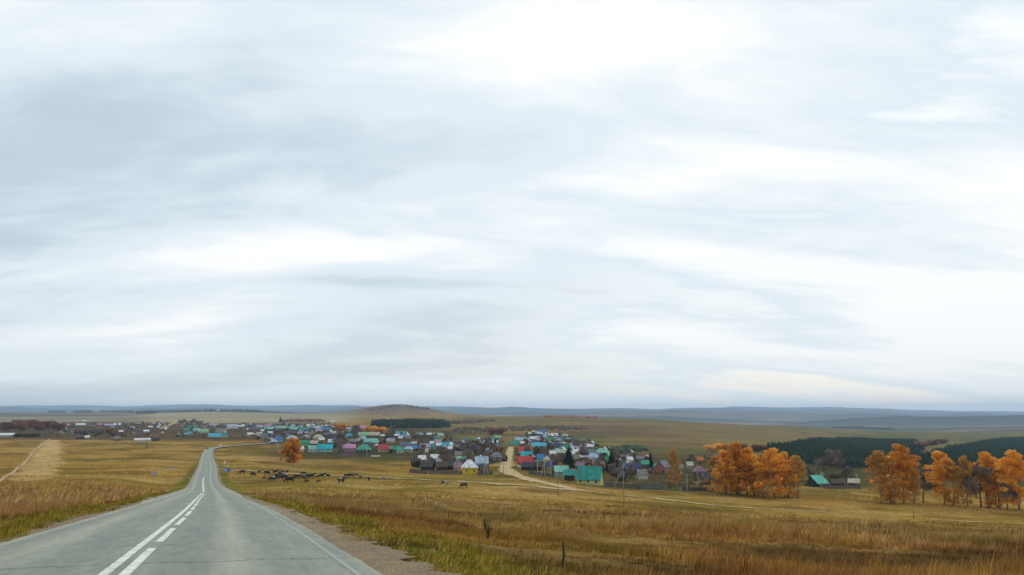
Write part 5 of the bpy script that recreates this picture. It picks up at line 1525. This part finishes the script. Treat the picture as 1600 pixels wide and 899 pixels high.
# right side: tall dry grass
def right_tall(n, dlo, dhi, w, hk, fan, seed, nseg, ulo=330, uhi=2300):
    x, y = view_pts(n, dlo, dhi, ulo, uhi, seed, 1.2)
    ad = road_dist(x, y)-W_R+edge_wob(x, y)
    dens = fbm(x/5.5, y/5.5, 61, 3)*.55+fbm(x/21, y/21, 62, 3)*.45
    g = np.random.default_rng(seed+1)
    ok = (ad > 2.7+g.random(len(x))*1.3) & (dens+g.normal(size=len(x))*.06 > .34) & (g.random(len(x)) > .9*sstep(1680, 2250, CX+F_PX*x/y/_cp))
    x, y, dn = x[ok], y[ok], dens[ok]
    hh = hk*(.30+1.35*np.clip(dn-.36, 0, .5)/.35)*(.7+.5*g.random(len(x)))
    c = pick(np.concatenate([DRY, RED]), x, y, seed+2, 9.0)
    gm = np.maximum(sstep(.54, .64, fbm(x/13, y/13, 66, 3)), sstep(.6, .68, fbm(x/4, y/4, 67, 3))*.8)
    dk = sstep(.52, .64, fbm(x/17, y/9, 68, 3))
    c = mixc(c, (.24,.105,.030), sstep(.50, .62, fbm(x/9, y/6, 64, 3))*.7)
    c = c*(1-.72*dk)[:, None]
    c = c*(1-np.array((.02,.26,.36))[None]*(1-sstep(30, 75, y))[:, None])
    c = mixc(c, (.50,.34,.12), sstep(.56, .66, fbm(x/26, y/12, 69, 3))*.5)*.92
    c = mixc(c, pick(GRN[:2]*1.05, x, y, seed+4), gm*.35)
    blades('dry_grass', x, y, hh, np.full(len(x), w), c, f'tall dry grass covering the field right of the road, {["nearest", "middle", "farthest"][seed//10-7]} part', (.46,.31,.13), nseg, seed+3, fan=fan, spread=.085 if w < .02 else .15 if w < .04 else .32)
right_tall(20000, 6, 26, .011, .44, 12, 70, 2)
right_tall(38000, 24, 70, .026, .48, 9, 80, 2)
right_tall(43000, 66, 155, .065, .54, 5, 90, 2)
# right verge
x, y, off = area_pts(30000, 3, 75, W_R+.4, W_R+5.4, 201, 1.7)
ad = off-W_R+edge_wob(x, y); g = np.random.default_rng(5)
ok = ((ad > .55+g.random(len(x))*.7) | ((ad > .1) & (g.random(len(x)) < .16))) & (ad < 4.0) & (fbm(x/2.2, y/2.2, 71, 3) > .36)
x, y = x[ok], y[ok]
hh = (.07+.30*np.clip(fbm(x/1.6, y/1.6, 72, 3)-.3, 0, 1))*(.6+.7*g.random(len(x)))+.08*sstep(2.6, 4.4, ad[ok])
hh = hh*(.45+.55*sstep(.6, 1.4, ad[ok]))
blades('verge_grass', x, y, hh, .010+.0004*y, pick(GRN, x, y, 73, 2.5), 'short green grass along the right gravel shoulder', None, 2, 74, fan=5, spread=.07)
# sparse tufts on the gravel
x, y, off = area_pts(2600, 3, 60, W_R+.25, W_R+2.2, 205, 1.6)
k = fbm(x/1.2, y/1.2, 75, 3) > .54
blades('shoulder_tufts', x[k], y[k], .04+.09*np.random.default_rng(3).random(k.sum()), np.full(k.sum(), .010), pick(np.concatenate([GRN, DRY]), x[k], y[k], 76, 2), 'thin tufts growing through the right gravel shoulder', None, 2, 77, fan=6, spread=.05)
# left verge and left tall grass
x, y, off = area_pts(30000, 9, 115, -W_L-3.9, -W_L-.1, 211, 1.6)
ad = -off-W_L+edge_wob(x, y); g = np.random.default_rng(6)
ok = (ad > .35+g.random(len(x))*.4) & (fbm(x/2.2, y/2.2, 81, 3) > .33)
x, y = x[ok], y[ok]
hh = (.08+.34*np.clip(fbm(x/1.6, y/1.6, 82, 3)-.3, 0, 1))*(.6+.7*g.random(len(x)))
blades('verge_grass', x, y, hh, .012+.0004*y, pick(GRN, x, y, 83, 2.5), 'short green grass along the left road edge', None, 2, 84, fan=5, spread=.08)
def left_tall(n, ylo, yhi, o0, o1, w, hk, fan, seed, which, pal):
    x, y, off = area_pts(n, ylo, yhi, o0, o1, seed, 1.3)
    ad = -off-W_L+edge_wob(x, y); g = np.random.default_rng(seed)
    dens = fbm(x/5, y/5, 91, 3)
    ok = (ad > 2.5+g.random(len(x))*1.2) & (dens > .36) & (g.random(len(x)) < 1-.85*sstep(.25, 1.0, (-off-W_L)/(-o0-W_L)+(dens-.5)*1.2))
    x, y = x[ok], y[ok]
    hh = hk*(.5+1.1*np.clip(dens[ok]-.3, 0, .5)/.35)*(.7+.5*g.random(len(x)))
    blades('dry_grass', x, y, hh, np.full(len(x), w), pick(pal, x, y, seed+1, 8.0), f'tall reddish dry grass left of the road, {which}', (.42,.30,.18), 2, seed+2, fan=fan, spread=.14)
left_tall(26000, 12, 55, -W_L-26, -W_L-2, .020, .46, 5, 220, 'nearer part', np.concatenate([RED, DRY[:2]]))
left_tall(26000, 50, 150, -W_L-60, -W_L-2, .055, .42, 3, 230, 'farther part', np.concatenate([RED, DRY]))
# low tufts over the pastures, thinning out with distance
def pasture(n, dlo, dhi, ulo, uhi, seed, label, pal):
    x, y = view_pts(n, dlo, dhi, ulo, uhi, seed, .7)
    rd = road_dist(x, y); ok = (np.where(rd > 0, rd-W_R, -rd-W_L) > 3.5) & (fbm(x/17, y/17, 97, 3) > .45)
    x, y = x[ok], y[ok]; g = np.random.default_rng(seed)
    blades('pasture_tufts', x, y, .16+.36*g.random(len(x))**2, .06+.00035*y, pick(pal, x, y, seed, 20.0), label, None, 1, seed+1, fan=3, spread=.35)
pasture(42000, 120, 420, 345, 2100, 240, 'low grass tufts over the right hand pasture', np.concatenate([DRY[[0, 2, 4]], GRN[[1, 3]]]))
pasture(30000, 90, 700, -150, 335, 250, 'low grass tufts over the left hand field', np.concatenate([DRY[[0, 1, 4]], GRN[[1, 3]]]))

# stones on the gravel shoulders
def stones(name, n, lo, hi, y1, seed, label):
    x, y, off = area_pts(n, 4, y1, lo, hi, seed, 1.8)
    g = np.random.default_rng(seed); z = terrain(x, y)
    s_ = .012+.045*g.random(n)**3
    octv = np.array([(1,0,0),(0,1,0),(-1,0,0),(0,-1,0),(0,0,.7),(0,0,-.5)])
    of = np.array([(0,1,4),(1,2,4),(2,3,4),(3,0,4),(1,0,5),(2,1,5),(3,2,5),(0,3,5)])
    v = np.stack([x, y, z+.04], 1)[:, None, :]+octv[None]*s_[:, None, None]*(.7+.6*g.random((n, 6, 1)))
    f = (np.arange(n)[:, None, None]*6+of[None]).reshape(-1, 3)
    c = np.array((.36,.31,.24))*(.5+.9*g.random((n, 1)))
    me = npmesh(name, v.reshape(-1, 3), f, np.repeat(c, 6, 0))
    tag(link(name, me, None, M_wood_mass), label, 'gravel', kind='stuff')
stones('loose_gravel', 5000, W_R+.10, W_R+1.0, 45, 301, 'loose stones on the right gravel shoulder')
stones('loose_gravel', 2500, -W_L-1.1, -W_L-.1, 50, 302, 'loose stones on the left gravel shoulder')

# weeds one can pick out
def weed(u, v, hm, label, col, seed, heads=None):
    x, y, z = hit(u, v); g = random.Random(seed)
    root = empty('dry_weed', (x, y, z))
    mb, lf = MB(), MB()
    tips = []
    for k in range(9):
        a = g.uniform(0, 6.28); L = hm*g.uniform(.6, 1.0); q = g.uniform(.05, .28)*hm
        e_ = (math.cos(a)*q, math.sin(a)*q, L)
        mb.tube([(0, 0, -.1), (e_[0]*.3, e_[1]*.3, L*.55), e_], [.018, .012, .006], 5, cap=False); tips.append(e_)
        for j in range(9):
            t = g.uniform(.35, 1.0); p = Vector((e_[0]*t, e_[1]*t, L*t)); s_ = hm*g.uniform(.04, .085); b_ = g.uniform(0, 6.28)
            dx, dy = math.cos(b_)*s_, math.sin(b_)*s_
            lf.add([p, p+Vector((dx*.5-dy*.25, dy*.5+dx*.25, s_*.2)), p+Vector((dx, dy, -s_*.1)), p+Vector((dx*.5+dy*.25, dy*.5-dx*.25, s_*.3))], [(0, 1, 2, 3)])
    mb.build('stem', paint(col, .9, .3, 4, name='weed_stem'), root, True)
    lf.build('leaves', paint(tuple(c*.9 for c in col), .9, .4, 4, name='weed_leaf'), root)
    if heads:
        for e_ in tips[:6]:
            hb = MB()
            for j in range(14):
                b_ = g.uniform(0, 6.28); c_ = g.uniform(-.6, 1); r__ = .055*hm
                p = Vector(e_); q = p+Vector((math.cos(b_)*math.sqrt(1-c_*c_), math.sin(b_)*math.sqrt(1-c_*c_), c_))*r__
                s_ = Vector((g.uniform(-1, 1), g.uniform(-1, 1), g.uniform(-1, 1)))*r__*.5
                hb.add([p, q+s_, q-s_], [(0, 1, 2)])
            hb.build('seed_head', paint(heads, .9, .1, 4, name='seed_fluff'), root)
    tag(root, label, 'weed', 'weeds in the dry grass')
weed(762, 846, .8, 'dark brown dry weed standing above the grass, left of the stake', (.09,.05,.026), 1)
weed(758, 836, .8, 'smaller dark weed just behind the dark brown one', (.06,.035,.018), 2)
for i, (u, v) in enumerate(((645, 788), (662, 793), (673, 796), (682, 802), (694, 809))):
    weed(u, v, 1.1, f'weed with pale fluffy seed heads, {ordn(i)} from left in the row', (.16,.12,.05), 20+i, (.72,.68,.58))
x, y, z = hit(878, 893)
st = MB().tube([(0, 0, -.3), (.02, 0, .35), (0, .01, .55)], [.022, .024, .018], 6).build('stake', paint((.05,.032,.022), .9, .4, 3, name='dark_stake'), None, True)
st.location = (x, y, z); st.rotation_euler = (.04, .05, .3)
tag(st, 'thin dark wooden stake standing in the tall dry grass', 'stake')

# ------------------------------------------------------------------ labels counted from left to right
for (ph, tail), lst in PENDING.items():
    lst.sort(key=lambda t: t[0])
    for i, (u, o, cat, gp) in enumerate(lst):
        if len(lst) == 1: s_ = f'only {ph} {tail}'
        elif i == len(lst)-1: s_ = f'rightmost {ph} {tail}'
        elif i == 0: s_ = f'leftmost {ph} {tail}'
        else: s_ = f'{ordn(i)} {ph} from the left {tail}'
        tag(o, s_, cat, gp)

# ------------------------------------------------------------------ haze
zmin = float(min(gzv.min(), V[:, 2].min()))-1.0
zmax = max(float(gzv.max()), EYE+3)+25
m = bpy.data.materials.new('valley_haze'); m.use_nodes = True
n, l = m.node_tree.nodes, m.node_tree.links; n.clear()
out = n.new('ShaderNodeOutputMaterial'); pv = n.new('ShaderNodeVolumePrincipled')
pv.inputs['Color'].default_value = (.57, .76, 1.0, 1)
pv.inputs['Density'].default_value = 0.000060
pv.inputs['Density Attribute'].default_value = ''
pv.inputs['Color Attribute'].default_value = ''
pv.inputs['Temperature Attribute'].default_value = ''
pv.inputs['Anisotropy'].default_value = 0.1
l.new(pv.outputs[0], out.inputs['Volume'])
hz = MB().box(-25000, 25000, -25000, 25000, zmin, zmax).build('haze', m)
tag(hz, 'pale blue haze lying over the valley and far hills', 'haze', kind='stuff')
print('objects', len(bpy.data.objects))
